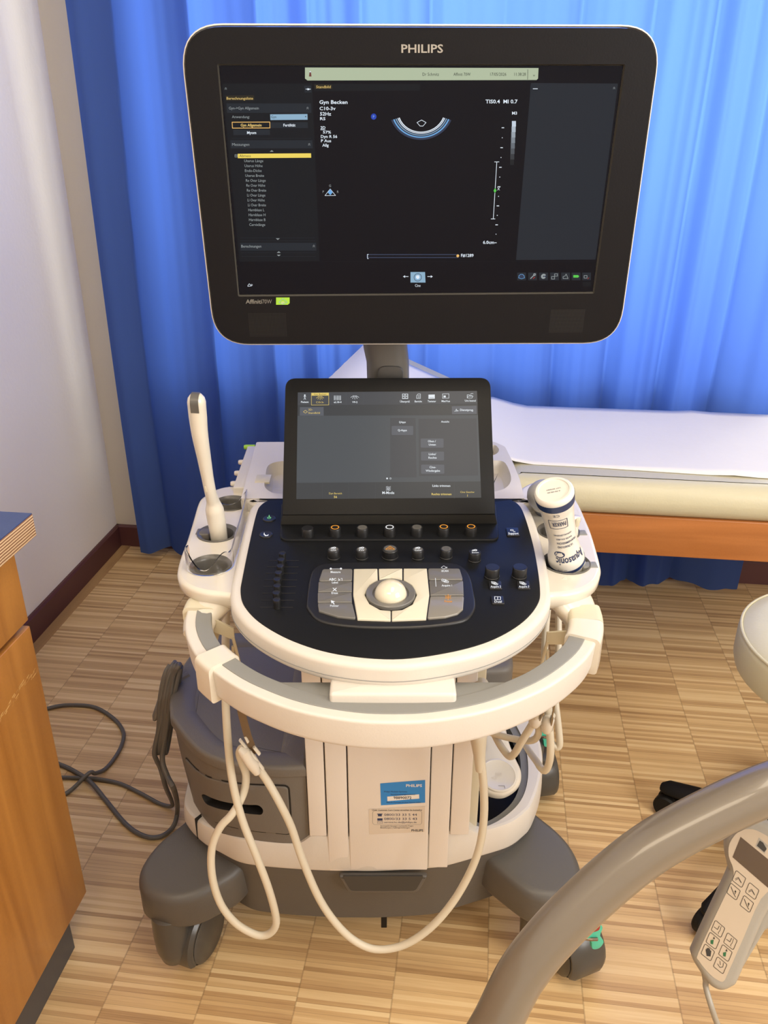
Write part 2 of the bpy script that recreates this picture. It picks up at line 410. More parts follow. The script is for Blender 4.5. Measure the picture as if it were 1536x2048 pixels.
# text as flat mesh
_tc = {}
def glyphs(txt, bold=False):
    k = (txt, bold)
    if k in _tc: return _tc[k]
    cu = bpy.data.curves.new('t', 'FONT'); cu.body = txt; cu.size = 1.0; cu.resolution_u = 2; cu.fill_mode = 'FRONT'
    if bold: cu.offset = 0.018
    ob = bpy.data.objects.new('t', cu); COL.objects.link(ob)
    dg = bpy.context.evaluated_depsgraph_get(); me = bpy.data.meshes.new_from_object(ob.evaluated_get(dg))
    vs = [(v.co.x, v.co.y) for v in me.vertices]; fs = [list(p.vertices) for p in me.polygons]
    bpy.data.objects.remove(ob); bpy.data.curves.remove(cu); bpy.data.meshes.remove(me)
    _tc[k] = (vs, fs); return _tc[k]
class Canvas:
    """draws flat marks on a real surface plane; positions read off the photograph in a zoomed crop (ox, oy, s)"""
    def __init__(s, fr, ox=0, oy=0, sc=1.0, c0=0.0, step=0.00012):
        s.fr = fr; s.ox = ox; s.oy = oy; s.sc = sc; s.c = c0; s.step = step; s.mb = MB()
    def P(s, x, y): return Vector(s.fr.px(s.ox + x / s.sc, s.oy + y / s.sc))
    def poly(s, pts, m, lv=1): s.mb.flat(s.fr, [s.P(*p) for p in pts], s.c + s.step * lv, m)
    def rect(s, x0, y0, x1, y1, m, lv=1, sk0=0, sk1=0): s.poly([(x0 + sk0, y1), (x1 + sk1, y1), (x1, y0), (x0, y0)], m, lv)
    def line(s, pts, w, m, lv=2, closed=False):
        a = s.P(*pts[0]); b = s.P(pts[0][0] + 10, pts[0][1]); k = (b - a).length / 10
        s.mb.line(s.fr, [s.P(*p) for p in pts], w * k, s.c + s.step * lv, m, closed)
    def dot(s, x, y, r, m, lv=2, r0=0):
        a = s.P(x, y); k = (s.P(x + 10, y) - a).length / 10; s.mb.ring(s.fr, a.x, a.y, r0 * k, r * k, s.c + s.step * lv, m, 18)
    def text(s, t, x, y, h, m, w=None, al='L', lv=3, bold=False, rot=0.0):
        vs, fs = glyphs(t, bold)
        if not vs: return
        x0 = min(v[0] for v in vs); x1 = max(v[0] for v in vs); bw = max(x1 - x0, 1e-6); cap = 0.72
        o = s.P(x, y); ex = s.P(x + 20, y) - o; ey = s.P(x, y - 20) - o; kx = ex / 20; ky = ey / 20
        sx = (w / bw) if w else h / cap * 0.92
        if al == 'C': ox = -(x0 + x1) / 2
        elif al == 'R': ox = -x1
        else: ox = -x0
        P = []
        for a, b in vs:
            X = (a + ox) * sx; Y = b * h / cap
            if rot: X, Y = X * cos(rot) - Y * sin(rot), X * sin(rot) + Y * cos(rot)
            q = o + kx * X + ky * Y; P.append(s.fr.pt(q.x, q.y, s.c + s.step * lv))
        s.mb.add(P, fs, m)

# ================================================================== SETTING (room frame)
XL, YB, XR, YF, ZC = -1.24, 2.44, 2.3, -1.6, 2.65
WX0, WX1, WZ0, WZ1 = -0.86, 1.10, 0.70, 2.35        # window opening
mb = MB(); mb.box(ID, XL - .1, XR + .1, YF - .1, YB + .2, -0.05, 0, floor_mat()); single('floor', mb, None, None, room=True, kind='structure')
PLW = plaster('wall_paint_white', (242, 238, 232)); PLB = plaster('wall_paint_cream', (206, 198, 182)); PLC = plaster('ceiling_paint', (228, 224, 216))
mb = MB(); mb.box(ID, XL - .12, XL, YF, YB + .2, 0, ZC, PLW); single('wall_left', mb, None, None, room=True, kind='structure')
mb = MB()
for x0, x1, z0, z1 in ((XL, WX0, 0, ZC), (WX1, XR, 0, ZC), (WX0, WX1, 0, WZ0), (WX0, WX1, WZ1, ZC)): mb.box(ID, x0, x1, YB, YB + .2, z0, z1, PLB)
single('wall_back', mb, None, None, room=True, kind='structure')
# side wall on the right has a window opening too
mb = MB()
SY0, SY1, SZ0, SZ1 = -1.0, 0.5, 0.95, 2.3
for y0, y1, z0, z1 in ((YF, SY0, 0, ZC), (SY1, YB + .2, 0, ZC), (SY0, SY1, 0, SZ0), (SY0, SY1, SZ1, ZC)): mb.box(ID, XR, XR + .12, y0, y1, z0, z1, PLW)
single('wall_right', mb, None, None, room=True, kind='structure')
mb = MB(); mb.box(ID, XL, XR, YF - .1, YF, 0, ZC, PLW); single('wall_front', mb, None, None, room=True, kind='structure')
mb = MB(); mb.box(ID, XL - .1, XR + .1, YF - .1, YB + .2, ZC, ZC + .1, PLC); single('ceiling', mb, None, None, room=True, kind='structure')
WFR = mat('window_frame_white', (225, 224, 220), 0.4)
def window(name, fr, w, h, y):
    mb = MB(); t = .05
    for a0, a1, b0, b1 in ((0, w, 0, t), (0, w, h - t, h), (0, t, t, h - t), (w - t, w, t, h - t), (w / 2 - t / 2, w / 2 + t / 2, t, h - t)): mb.box(fr, a0, a1, b0, b1, y, y + .05, WFR)
    single(name, mb, None, None, room=True, kind='structure')
window('window_1', Fr((WX0, YB + .14, WZ0), (1, 0, 0), (0, 0, 1)), WX1 - WX0, WZ1 - WZ0, 0)
window('window_2', Fr((XR + .04, SY1, SZ0), (0, -1, 0), (0, 0, 1)), SY1 - SY0, SZ1 - SZ0, 0)
BB = mat('maroon_baseboard', (88, 52, 52), 0.45, bump=0.1, var=0.05, vscale=6)
def board(name, pts, xdir):
    mb = MB(); mb.loft([[Vector(p) for p in r] for r in pts], BB); single(name, mb, None, None, room=True, kind='structure')
prof = lambda t: [(0, 0), (.012, 0), (.012, .072), (.007, .078), (0, .078)]
mb = MB(); mb.loft([[V(XL + a, y, b) for a, b in prof(0)] for y in (YF, YB)], BB); single('baseboard_left', mb, None, None, room=True, kind='structure')
mb = MB(); mb.loft([[V(x, YB - a, b) for a, b in prof(0)] for x in (XL, XR)], BB); single('baseboard_back', mb, None, None, room=True, kind='structure')
WSTR = wood_mat('oak_border_strip', (150, 115, 75), (196, 160, 112), 1)
mb = MB(); mb.box(ID, XL + .012, XL + .045, YF, YB - .012, 0, .0015, WSTR); single('trim_1', mb, None, None, room=True, kind='structure')

# ------------------------------------------------------------------ curtain
random.seed(4)
def curtain(x0, x1, zt, zb, folds, Y0, amp, seed):
    rnd = random.Random(seed); mb = MB(); nx = int((x1 - x0) / .005); nz = 46; P = []
    ph = [rnd.uniform(0, 6.28) for _ in range(8)]
    xs = [x0 + (x1 - x0) * i / nx for i in range(nx + 1)]
    def fold(x, z):
        t = (x - x0); lo = 1.0 + 0.25 * (1 - z / zt)
        w = t + 0.030 * sin(t * 7 + ph[0]) + 0.014 * sin(t * 19 + ph[1]) + 0.010 * sin(z * 1.7 + t * 5)
        d = sin(w * 2 * pi / .155 + ph[2]) * (0.65 + .35 * sin(t * 4.1 + ph[3]))
        d = 1 - 2 * abs(sin(w * pi / .165 + ph[2])) ** 0.8 * (0.75 + .25 * sin(t * 4.1 + ph[3]))
        d2 = sin(w * 2 * pi / .061 + ph[4] + z * .6) * 0.17 * (0.5 + .5 * sin(t * 7.3 + ph[5])) + sin(w * 2 * pi / .027 + ph[6] + z * 1.1) * .02
        return (d + d2) * amp * lo
    for j in range(nz + 1):
        z = zt + (zb - zt) * (j / nz) ** 0.9
        for x in xs:
            hem = 0.010 * sin((x - x0) * 11 + 1) * max(0, (j - nz + 6) / 6) + 0.004 * sin(x * 60) * max(0, (j - nz + 6) / 6)
            P.append((x + 0.006 * sin(z * 2.3 + x * 8), Y0 + fold(x, z) + .01 * sin(z * 1.3 + x * 3), max(0.008, z + hem)))
    F = [[j * (nx + 1) + i, j * (nx + 1) + i + 1, (j + 1) * (nx + 1) + i + 1, (j + 1) * (nx + 1) + i] for j in range(nz) for i in range(nx)]
    mb.add(P, F, CURT); return mb
CURT = curtain_mat()
mb = curtain(-1.105, 0.80, 2.55, .03, 12, 2.335, .026, 7)
single('curtain', mb, 'long blue pleated curtain hanging in front of the window along the back wall', 'curtain', room=True, ang=180)

# ================================================================== CABINET (left foreground)
BIRCH = wood_mat('honey_birch_veneer', (146, 92, 38), (186, 128, 60), 2, 0.32)
LAM = mat('blue_laminate', (52, 70, 112), 0.35, bump=0.1, var=0.05)
PLY = ply_mat()
PLIN = mat('grey_plinth', (72, 70, 70), 0.5, bump=0.1)
CX, CY = -0.653, 0.969
cab = thing('base_cabinet', 'honey coloured wooden cabinet with worn front under the blue plywood worktop', 'cabinet', (-.94, .4, 0), room=True)
mb = MB(); mb.box(ID, XL + .03, CX - .02, -0.9, CY - .002, .10, .793, BIRCH, .001); part('body', mb, cab)
mb = MB(); mb.box(ID, CX - .019, CX, -0.0, CY, .665, .790, BIRCH, .0015); part('drawer', mb, cab)
mb = MB(); mb.box(ID, CX - .019, CX, -0.0, CY, .10, .655, BIRCH, .0015)
door = part('door', mb, cab)
SCR = mat('scratched_bare_wood', (204, 158, 92), 0.6, var=0.1, vscale=120)
mb = MB(); rr = random.Random(3); fs = Fr((CX, CY, .1), (0, 1, 0), (0, 0, 1))
for k in range(130):
    a = -.002 - .34 * k / 130; b = .478 + .004 * sin(k * .13) + rr.uniform(-.006, .006); w = rr.uniform(.0015, .006); h = rr.uniform(.0006, .0022)
    mb.flat(fs, [(a - w, b - h), (a + w, b - h + .002), (a + w, b + h), (a - w, b + h - .002)], .0002 + .000003 * k, SCR)
part('scratch_mark', mb, cab, 'pale scratch band across the wood')
mb = MB(); mb.box(ID, XL + .05, -.674, -0.9, CY - .036, 0, .10, PLIN); part('plinth', mb, cab, 'grey toe plinth')
top = thing('worktop', 'dark blue worktop with layered plywood edge on the wooden cabinet', 'worktop', (-.94, .4, .795), room=True)
mb = MB(); mb.box(ID, XL + .013, -.628, -0.9, .992, .795, .829, PLY, .0008); part('plywood_core', mb, top, 'bare layered plywood edge')
mb = MB(); mb.box(ID, XL + .014, -.6285, -0.899, .9915, .829, .8303, LAM); part('laminate', mb, top, 'dark blue laminate surface')

# ================================================================== EXAM BED
bed = thing('examination_bed', 'beige padded examination couch with raised head end by the blue curtain', 'bed', (.7, 2.05, 0), room=True)
def pad(fr, a0, a1, w, t, r, m, nseg=5):
    mb = MB(); out = rrect((a0 + a1) / 2, w / 2, a1 - a0, w, .035, 5); mb.plate(fr, out, 0, t, m, r, r, 5); return mb
BZ = .54; BT = .085; BY0, BY1 = 1.70, 2.255; HX = .045
part('mattress', pad(Fr((0, BY0, BZ), (1, 0, 0), (0, 1, 0)), HX + .005, 1.75, BY1 - BY0, BT, .04, VINYL), bed)
al = radians(23); hfr = Fr((HX - .003, BY1, BZ + .004), (-cos(al), 0, sin(al)), (0, -1, 0))
mb = MB(); out = rpoly([(0, 0), (.445, 0), (.475, BY1 - BY0), (0, BY1 - BY0)], .035, 5); mb.plate(hfr, out, 0, BT, VINYL, .035, .035, 5); part('headrest', mb, bed)
ORW = wood_mat('orange_beech', (146, 88, 42), (178, 114, 62), 0, 0.3)
mb = MB(); mb.box(ID, -.5, 1.75, 1.715, 1.737, .447, .543, ORW, .003); mb.box(ID, -.5, 1.75, 2.17, 2.192, .447, .537, ORW, .003); part('side_rail', mb, bed, 'orange brown wooden rail')
for x in (-.49, 1.72):
    mb = MB(); mb.box(ID, x, x + .022, 1.737, 2.17, .447, .535, ORW, .002); part('end_rail', mb, bed)
for x in (-.42, 1.62):
    for y in (1.742, 2.12):
        mb = MB(); mb.box(ID, x, x + .045, y, y + .045, 0, .47, ORW, .003); part('leg', mb, bed)
mb = MB()
for (x) in (-.3,): mb.box(hfr, .18, .2, .1, .44, -.09, 0, ORW, .002)
part('headrest_prop', mb, bed)
# paper cover, draped over mattress and headrest
mb = MB(); pf = BY0 + .075; pb = BY1 - .03; prof_p = []
zt = BZ + BT + .001
path = [(-.40, None), (-.2, None), (HX - .02, None)]
def hs(a): # point along the headrest top
    p = hfr.pt(a, 0, BT + .0015); return (p.x, p.z)
ln = [hs(.440), hs(.38), hs(.3), hs(.2), hs(.1), hs(.06), (HX + .03, zt + .006), (HX + .07, zt), (.25, zt), (.5, zt + .001), (.55, zt + .004), (.6, zt + .001), (.8, zt), (1.2, zt), (1.7, zt)]
ln2 = [(a[0], a[1] - .0012) for a in ln]
ny = 14; P = []; rr = random.Random(8)
for (x, z) in ln:
    for j in range(ny + 1):
        y = pf + (pb - (.05 if x < HX - .03 else 0) - pf) * j / ny + (.012 * sin(x * 5 + 1) if j == 0 else 0); k_ = (1 - j / ny) * .03 if x == ln[0][0] else 0; P.append((x - k_ * cos(al), y, z + k_ * sin(al) + rr.uniform(0, .0012)))
F = [[i * (ny + 1) + j, i * (ny + 1) + j + 1, (i + 1) * (ny + 1) + j + 1, (i + 1) * (ny + 1) + j] for i in range(len(ln) - 1) for j in range(ny)]
mb.add(P, F, PAPER)
o = single('paper_sheet', mb, 'white paper sheet rolled out along the beige examination couch', 'paper sheet', (.7, 2.0, .62), room=True, ang=60)
md = o.modifiers.new('thick', 'SOLIDIFY'); md.thickness = .0008; md.offset = 1

# ================================================================== STOOL
st = thing('stool', 'round cream vinyl stool on a black star base at the right edge', 'stool', (.625, 1.262, 0), room=True)
SCX, SCY, SR = .642, 1.262, .185
f = Fr((SCX, SCY, 0), (1, 0, 0), (0, 1, 0)); mb = MB()
mb.lathe(f, [(.12, .462), (SR - .012, .463), (SR - .003, .468), (SR, .478), (SR, .523), (SR - .003, .532), (SR - .010, .538), (SR - .03, .545), (SR - .07, .551), (.05, .555), (.005, .556)], VINYL, 56); seat = part('seat', mb, st)
mb = MB(); P = [f.pt((SR - .004) * cos(a), (SR - .004) * sin(a), .5345) for a in [2 * pi * k / 72 for k in range(73)]]; mb.tube(P, .0028, VINYL, 8, cap=False); part('piping', mb, seat)
mb = MB(); mb.lathe(f, [(.03, .10), (.03, .26), (.018, .262), (.018, .455), (.09, .456), (.09, .463)], BLK, 24); part('column', mb, st)
for k in range(5):
    a = radians(148 + 72 * k); d = V(cos(a), sin(a), 0); mb = MB(); c = V(SCX, SCY, 0)
    mb.tube([c + d * .0 + V(0, 0, .10), c + d * .10 + V(0, 0, .095), c + d * .2 + V(0, 0, .078), c + d * .258 + V(0, 0, .066), c + d * .27 + V(0, 0, .062)], [.03, .028, .024, .02, .012], BLK, 12, flat=.6); leg = part('leg', mb, st)
    mb = MB(); q = c + d * .25; e = Vector((-d.y, d.x, 0)); fw = Fr(q + V(0, 0, .027), d, (0, 0, 1))
    for sgn in (-1, 1): mb.lathe(Fr(q + V(0, 0, .027) + e * sgn * .013, d, V(0, 0, 1)), [(.003, -.009), (.024, -.009), (.027, -.005), (.027, .005), (.024, .009), (.003, .009)], BLK, 24)
    mb.tube([q + V(0, 0, .027), q + V(0, 0, .065)], .008, BLK, 10); part('caster', mb, leg)

# ================================================================== ULTRASOUND MACHINE (heading frame)
MX = .01
um = thing('ultrasound_machine', 'white and grey ultrasound machine on casters with monitor and touch screen', 'ultrasound machine', (MX, 1.25, 0))

# ---- monitor
def pose(c, yaw, tilt, roll):
    r = V(cos(yaw), sin(yaw), 0); n = V(sin(yaw), -cos(yaw), 0); u = V(0, 0, 1) * cos(tilt) - n * sin(tilt)
    r2 = r * cos(roll) + u * sin(roll); u2 = u * cos(roll) - r * sin(roll); return Fr(c, r2, u2)
MF = pose((.0452, 1.1222, 1.2571), .0377, -.1127, .0014); SW, SH = .476, .270
mo = thing_holder = None
hc = [MF.px(*p) for p in ((355.5, 46.5), (1327, 49.8), (1237.5, 687), (429.5, 690))]
hout = ccw(rpoly(hc, .050, 10))
mb = MB(); mb.plate(MF, inset(hout, .004), -.048, -.006, WHT, .02, 0, 5, cap1=False); mb.plate(MF, hout, -.010, .0015, WHT, .003, .0015, 3, cap0=False, cap1=False)
housing = part('monitor_housing', mb, um)
bez = inset(hout, .0032); hole = ccw(rrect(0, 0, SW + .004, SH + .004, .002, 2))
mb = MB(); mb.surf(bez, [hole], BEZ, lambda x, y: MF.pt(x, y, .003))
mb.loft([[MF.pt(x, y, .0005) for x, y in bez], [MF.pt(x, y, .003) for x, y in bez]], BEZ, False, False)
mb.loft([[MF.pt(x, y, .003) for x, y in hole], [MF.pt(x, y, -.0005) for x, y in rrect(0, 0, SW + .001, SH + .001, .001, 2)]], WEDGE, False, False)
bezel = part('bezel', mb, housing, 'black bezel around the large screen')
# bezel prints
c = Canvas(MF, 0, 0, 1, .0031); c.text('PHILIPS', 844, 105, 17, LOGO, w=83, al='C', bold=True)
c.text('Affiniti', 492, 605.5, 8.5, GREY2, w=32, bold=True); c.text('70W', 525, 605.5, 8.5, GREY2, w=19)
c.poly([(552.5, 608), (576, 608), (579.5, 605), (579.5, 593.5), (552.5, 593.5)], LIME)
c.line([(558, 603), (566, 595.5), (574.5, 603), (566, 607)], .8, E_CY, 2, True); c.text('gs', 566, 604.5, 5, WHT, al='C', w=6)
part('bezel_marking', c.mb, housing, 'silver maker name and small green badge')
for x0, y0, x1, y1 in ((500, 624, 572, 672), (1096, 617, 1170, 664)):
    mb = MB(); a = MF.px(x0, y1); b = MF.px(x1, y0); n = 26; m_ = 17
    for i in range(n):
        for j in range(m_):
            x = a[0] + (b[0] - a[0]) * (i + .5) / n; y = a[1] + (b[1] - a[1]) * (j + .5) / m_; q = .00055
            mb.flat(MF, [(x - q, y - q), (x + q, y - q), (x + q, y + q), (x - q, y + q)], .0031, DRK)
    part('speaker_grille', mb, housing)
# screen image
A = Canvas(MF, 340, 30, 3.056, 0.0)
A.mb.flat(MF, [(-SW / 2, -SH / 2), (SW / 2, -SH / 2), (SW / 2, SH / 2), (-SW / 2, SH / 2)], 0, E_BG)
A.poly([(318, 418), (868, 418), (915, 1505), (425, 1508)], E_P1); A.poly([(880, 420), (1528, 422), (1528, 462), (882, 466)], E_P1)
for y0, y1, xl, xr in ((540, 598, 345, 862), (765, 815, 368, 870), (1392, 1440, 428, 893)): A.poly([(xl, y0), (xr, y0), (xr + 2, y1), (xl + 3, y1)], E_P3, 2)
for y in (754, 1362, 1380, 1452, 1475): A.line([(380 + (y - 754) * .08, y), (862 + (y - 754) * .04, y)], 2, E_P3, 2)
A.poly([(340, 492), (514, 490), (516, 522), (342, 524)], E_TY, 2); A.text('Berechnungsliste', 346, 517, 17, E_YT, w=162)
A.poly([(884, 424), (990, 424), (992, 452), (885, 452)], E_TY, 2); A.text('Standbild', 894, 447, 17, E_YT, w=88)
A.text('Gyn->Gyn Allgemein', 360, 577, 17, E_T, w=183); A.text('Anwendung:', 379, 630, 17, E_T, w=108)
A.poly([(612, 607), (840, 605), (841, 640), (614, 642)], E_CY, 2); A.text('Gyn', 618, 630, 16, E_DK); A.poly([(824, 618), (834, 618), (829, 626)], E_DK, 3)
A.line([(380, 655), (610, 654), (611, 690), (382, 691)], 4, E_OR, 4, True); A.text('Gyn Allgemein', 432, 681, 17, E_YT, w=128, bold=True)
A.poly([(614, 656), (842, 655), (843, 691), (616, 691)], E_P3, 2); A.text('Fertilität', 693, 681, 17, E_W, w=74, bold=True)
A.poly([(386, 701), (610, 700), (612, 733), (388, 734)], E_P3, 2); A.text('Myom', 471, 727, 17, E_W, w=56, bold=True)
A.text('Messungen', 380, 799, 17, E_T, w=105); A.text('Berechnungen', 436, 1421, 17, E_T, w=122)
A.poly([(414, 848), (862, 845), (863, 872), (415, 875)], E_Y, 3); A.text('Abmess', 424, 868, 16, E_DK, w=70, lv=4)
A.line([(397, 853), (411, 853), (411, 868), (397, 868)], 2, E_T, 3, True); A.line([(400, 860), (408, 860)], 2, E_T, 3)
for i, (t, x, w) in enumerate((('Uterus Länge', 454, 116), ('Uterus Höhe', 456, 110), ('Endo-Dicke', 458, 102), ('Uterus Breite', 461, 114), ('Re Ovar Länge', 464, 121), ('Re Ovar Höhe', 467, 115), ('Re Ovar Breite', 470, 118), ('Li Ovar Länge', 472, 111), ('Li Ovar Höhe', 474, 105), ('Li Ovar Breite', 477, 110), ('Harnblase L', 479, 98), ('Harnblase H', 481, 103), ('Harnblase B', 483, 101), ('Cervixlänge', 485, 97))):
    A.text(t, x, 899 + i * 30.0, 17, E_T, w=w)
for x, y, s in ((622, 832, 1), (659, 1368, -1), (665, 1450, 1), (665, 1468, -1)): A.poly([(x - 12, y + 3 * s), (x + 12, y + 3 * s), (x, y - 6 * s)], E_T, 3)
for x, y in ((341, 450), (841, 569), (851, 791), (879, 1412)):
    for k in (0, 7): A.line([(x - 6, y - 1 + k), (x, y - 7 + k), (x + 6, y - 1 + k)], 1.6, E_T, 3)
A.poly([(820, 432), (862, 432), (866, 474), (822, 474)], E_P3, 2); A.line([(830, 453), (860, 453)], 3, E_W, 3); A.poly([(840, 447), (852, 450), (852, 457), (840, 460)], E_W, 3)
for t, x, y, h, w in (('Gyn Becken', 913, 543, 23, 172), ('C10-3v', 914, 581, 21, 98), ('52Hz', 917, 614, 21, 68), ('RS', 917, 642, 18, 33), ('2D', 920, 697, 18, 30), ('57%', 935, 724, 17, 49), ('Dyn R 56', 922, 751, 18, 100), ('P Aus', 923, 777, 18, 62), ('Allg', 931, 804, 18, 39)):
    A.text(t, x, y, h, E_W, w=w, bold=True)
A.line([(920, 702), (950, 702)], 2, E_W, 3)
A.dot(1245, 621, 17, E_BL, 2); A.text('P', 1245, 629, 16, E_CY, al='C', lv=3)
A.text('G', 978, 1050, 15, E_T, al='C'); A.text('P', 937, 1087, 15, E_T, al='C'); A.text('R', 1026, 1087, 15, E_T, al='C')
A.line([(979, 1063), (1012, 1103), (947, 1104)], 2.5, E_W, 2, True); A.poly([(979, 1063), (995, 1083), (980, 1101), (964, 1084)], E_LB, 3)
A.line([(475, 1656), (480, 1648), (485, 1642), (497, 1656), (475, 1658)], 2.5, E_W, 2); A.text('*', 494, 1665, 22, E_W)
# ultrasound arc and right side in full-image pixels
B = Canvas(MF, 0, 0, 1, 0.0)
B.poly([(610, 135), (1077, 136), (1076, 157), (1073, 160), (615, 161), (610, 157)], E_BAR, 2)
B.line([(1055.5, 139), (1055, 159)], .8, E_DK, 3)
B.text('Dr Schmitz', 845, 151.5, 6.5, E_DK, w=33); B.text('Affiniti 70W', 907, 151.5, 6.5, E_DK, w=34); B.text('17/05/2026', 980.5, 151.5, 6.5, E_DK, w=32); B.text('11:38:28', 1028.5, 151.5, 6.5, E_DK, w=23)
B.text('»', 1066, 151, 6, E_DK, al='C', rot=-pi / 2); B.poly([(619, 144), (622, 144), (623, 153), (618, 153)], REDLINE, 3); B.dot(620.5, 144, 1.6, E_W, 3)
o = B.P(843, 218); k = (B.P(853, 218) - o).length / 10
o = B.P(843, 221)
for r0, r1, m_ in ((46, 48, E_W), (48, 51, E_SL), (49.0, 50.6, E_W), (51, 53, E_SL), (53, 54.5, E_CY), (54.5, 57, E_SL), (57, 59.5, E_LB), (59.5, 61, E_SL), (61, 64, E_SL)):
    lv = 3 if m_ is E_SL else 4
    B.mb.ring(MF, o.x, o.y, r0 * k, r1 * k, B.step * lv, m_, 36, radians(199), radians(341), .84)
B.line([(834, 245), (843, 240), (852, 245), (846, 252), (840, 252)], 1, E_W, 3, True)
B.text('TIS0.4  MI 0.7', 971, 206.5, 7.6, E_W, w=64, bold=True); B.text('M3', 1024, 229, 6, E_W, w=10, bold=True)
for i in range(8):
    g = 225 - 27 * i; y = 242 + i * 11; x = 1027.5 - i * .55
    B.rect(x - 4 + .25, y, x + 4 + .25, y + 11, emat('screen_ramp_%d' % g, (int(g * .88), int(g * .94), g)), 2)
for i in range(13):
    y = 255.5 + i * 20.0 - i * i * .06; x = 1005.7 - 1.25 * i
    if i == 12: break
    if i % 2 == 0: B.rect(x - 2.5, y - .8, x + 2.5, y + .8, E_W, 3)
    else: B.rect(x - .8, y - .8, x + .8, y + .8, E_W, 3)
B.line([(993.5, 324), (986.5, 438)], 1.1, E_W, 3); B.line([(989, 323.7), (998, 323.7)], 1.1, E_W, 3); B.line([(982, 437.7), (990, 437.7)], 1.1, E_W, 3)
B.poly([(990, 376), (993, 381), (989.6, 386), (987, 381)], E_GR, 4); B.text('X', 997, 380.5, 6, E_W, al='C'); B.line([(995, 373.5), (1000, 373.5)], .8, E_W)
B.text('6.0cm', 966, 487.5, 6.4, E_W, w=22, bold=True); B.line([(989, 485.5), (993, 485.5)], 1.2, E_W)
B.rect(733, 508, 917, 516, E_SL, 2); B.rect(736, 510, 914, 514, E_BG, 3); B.line([(737, 508.5), (735, 508.5), (735, 517), (737, 517)], 1, E_W, 4); B.dot(915.5, 511.5, 2.8, E_OR, 4)
B.text('F#1289', 922, 513.6, 6.2, E_W, w=25, bold=True)
B.poly([(1062, 166), (1236, 167), (1191, 519), (1032, 520)], E_P2, 1)
B.poly([(1061, 169), (1075, 169), (1075, 185), (1060, 185)], E_P3, 2); B.line([(1066, 177.5), (1075, 177.5)], 1.2, E_W, 3)
for k_ in (0, 2.2): B.line([(1226, 176 + k_), (1228, 174 + k_), (1230, 176 + k_)], .5, E_T, 3)
B.line([(640, 523), (1186, 523)], .8, E_P1, 2)
B.poly([(821, 544), (850, 544), (851, 565), (821, 565)], E_CY, 2); B.dot(835.5, 554.5, 8, E_SL, 3, 7); B.dot(835.5, 554.5, 4.6, E_LB, 3, 3.6); B.dot(835.5, 554, 4, E_W, 3)
for s_, x in ((-1, 811.5), (1, 860)): B.line([(x - 5, 553), (x + 5, 553)], 1.1, E_W, 3); B.poly([(x + 5 * s_, 553), (x + 1.5 * s_, 550.3), (x + 1.5 * s_, 555.7)], E_W, 3)
B.text('Cine', 835.5, 573.5, 5.6, E_W, al='C', w=11)
for i, x in enumerate((1043, 1065, 1087, 1109, 1131, 1152, 1173)):
    B.rect(x - 8.8, 545, x + 8.8, 560.5, E_P2, 2)
    if i == 0: B.dot(x, 551.5, 3.6, E_SL, 3); B.rect(x - 6, 551.5, x + 6, 555.5, E_SL, 3); B.line([(x - 6, 555.5), (x - 5, 551), (x - 2, 548.5), (x + 2, 548.5), (x + 5, 551), (x + 6, 555.5), (x, 557.5)], .8, E_LB, 4, True)
    if i == 1: B.line([(x - 4, 557), (x + 3.5, 549.5)], 1.8, E_T, 3); B.dot(x + 4, 549, 2.6, E_T, 3, 1.2); B.line([(x + 1, 557), (x + 4.5, 554)], 1, E_RD, 3)
    if i == 2: B.dot(x, 552.5, 5, E_T, 3, 1.3); B.poly([(x, 552.5), (x + 5, 550), (x + 5, 555)], E_SL, 4)
    if i == 3: B.line([(x - 6, 553), (x, 553), (x, 558), (x - 6, 558)], .9, E_T, 3, True); B.line([(x, 547.5), (x + 6, 547.5), (x + 6, 552), (x, 552)], .9, E_T, 3, True)
    if i == 4: B.line([(x - 5, 557), (x + 5, 557), (x + 3, 552), (x + 1, 548), (x - 1, 552), (x - 5, 553)], .9, E_T, 3, True)
    if i == 5: B.rect(x - 5.5, 550, x + 4.5, 555, E_GR, 3); B.rect(x + 4.5, 551.3, x + 5.8, 553.7, E_GR, 3)
    if i == 6: B.line([(x - 5, 551), (x + 1, 551), (x + 1, 556), (x - 5, 556)], .9, E_T, 3, True); B.line([(x + 2, 558), (x + 5, 555)], .7, E_RD, 3)
B.rect(1165, 563, 1182, 573, E_P1, 2)
sc = MB(); sc.v = A.mb.v; sc.f = A.mb.f; sc.m = A.mb.m; sc.mats = A.mb.mats
def merge(a, b):
    o = len(a.v); a.v += b.v; a.f += [[o + i for i in f] for f in b.f]
    mp = [a.mi(m) for m in b.mats]; a.m += [mp[k] for k in b.m]
merge(sc, B.mb)
part('screen', sc, housing, 'lit dark screen with menus, measurements list and scan arc')

# ---- monitor arm
mb = MB(); yA = 1.24
def ringpx(u0, u1, v, y, dy, n=24):
    a = yp(u0, v, y); b = yp(u1, v, y); c_ = (a + b) / 2; rx = (b - a).length / 2
    return [c_ + V(rx * math.copysign(abs(cos(t)) ** .7, cos(t)), dy * math.copysign(abs(sin(t)) ** .7, sin(t)), 0) for t in [2 * pi * k / n for k in range(n)]]
mb.loft([ringpx(722, 812, 660, yA, .035), ringpx(727, 815, 694, yA, .035), ringpx(733, 818, 722, yA, .032), ringpx(734, 818, 756, yA, .03), ringpx(735, 818, 800, yA + .01, .03), ringpx(735, 818, 900, yA + .05, .035), ringpx(735, 818, 960, yA + .08, .04)], mat('arm_grey', (92, 90, 86), .42, bump=.1))
arm = part('monitor_arm', mb, um)
fa = Fr(yp(778, 756, yA - .0345), (1, 0, 0), (0, 0, 1)); mb = MB(); o_ = [fa.px(u, v) for u, v in ((757, 775), (800, 775), (806, 748), (802, 736), (790, 733), (768, 733), (759, 738), (756, 750))]
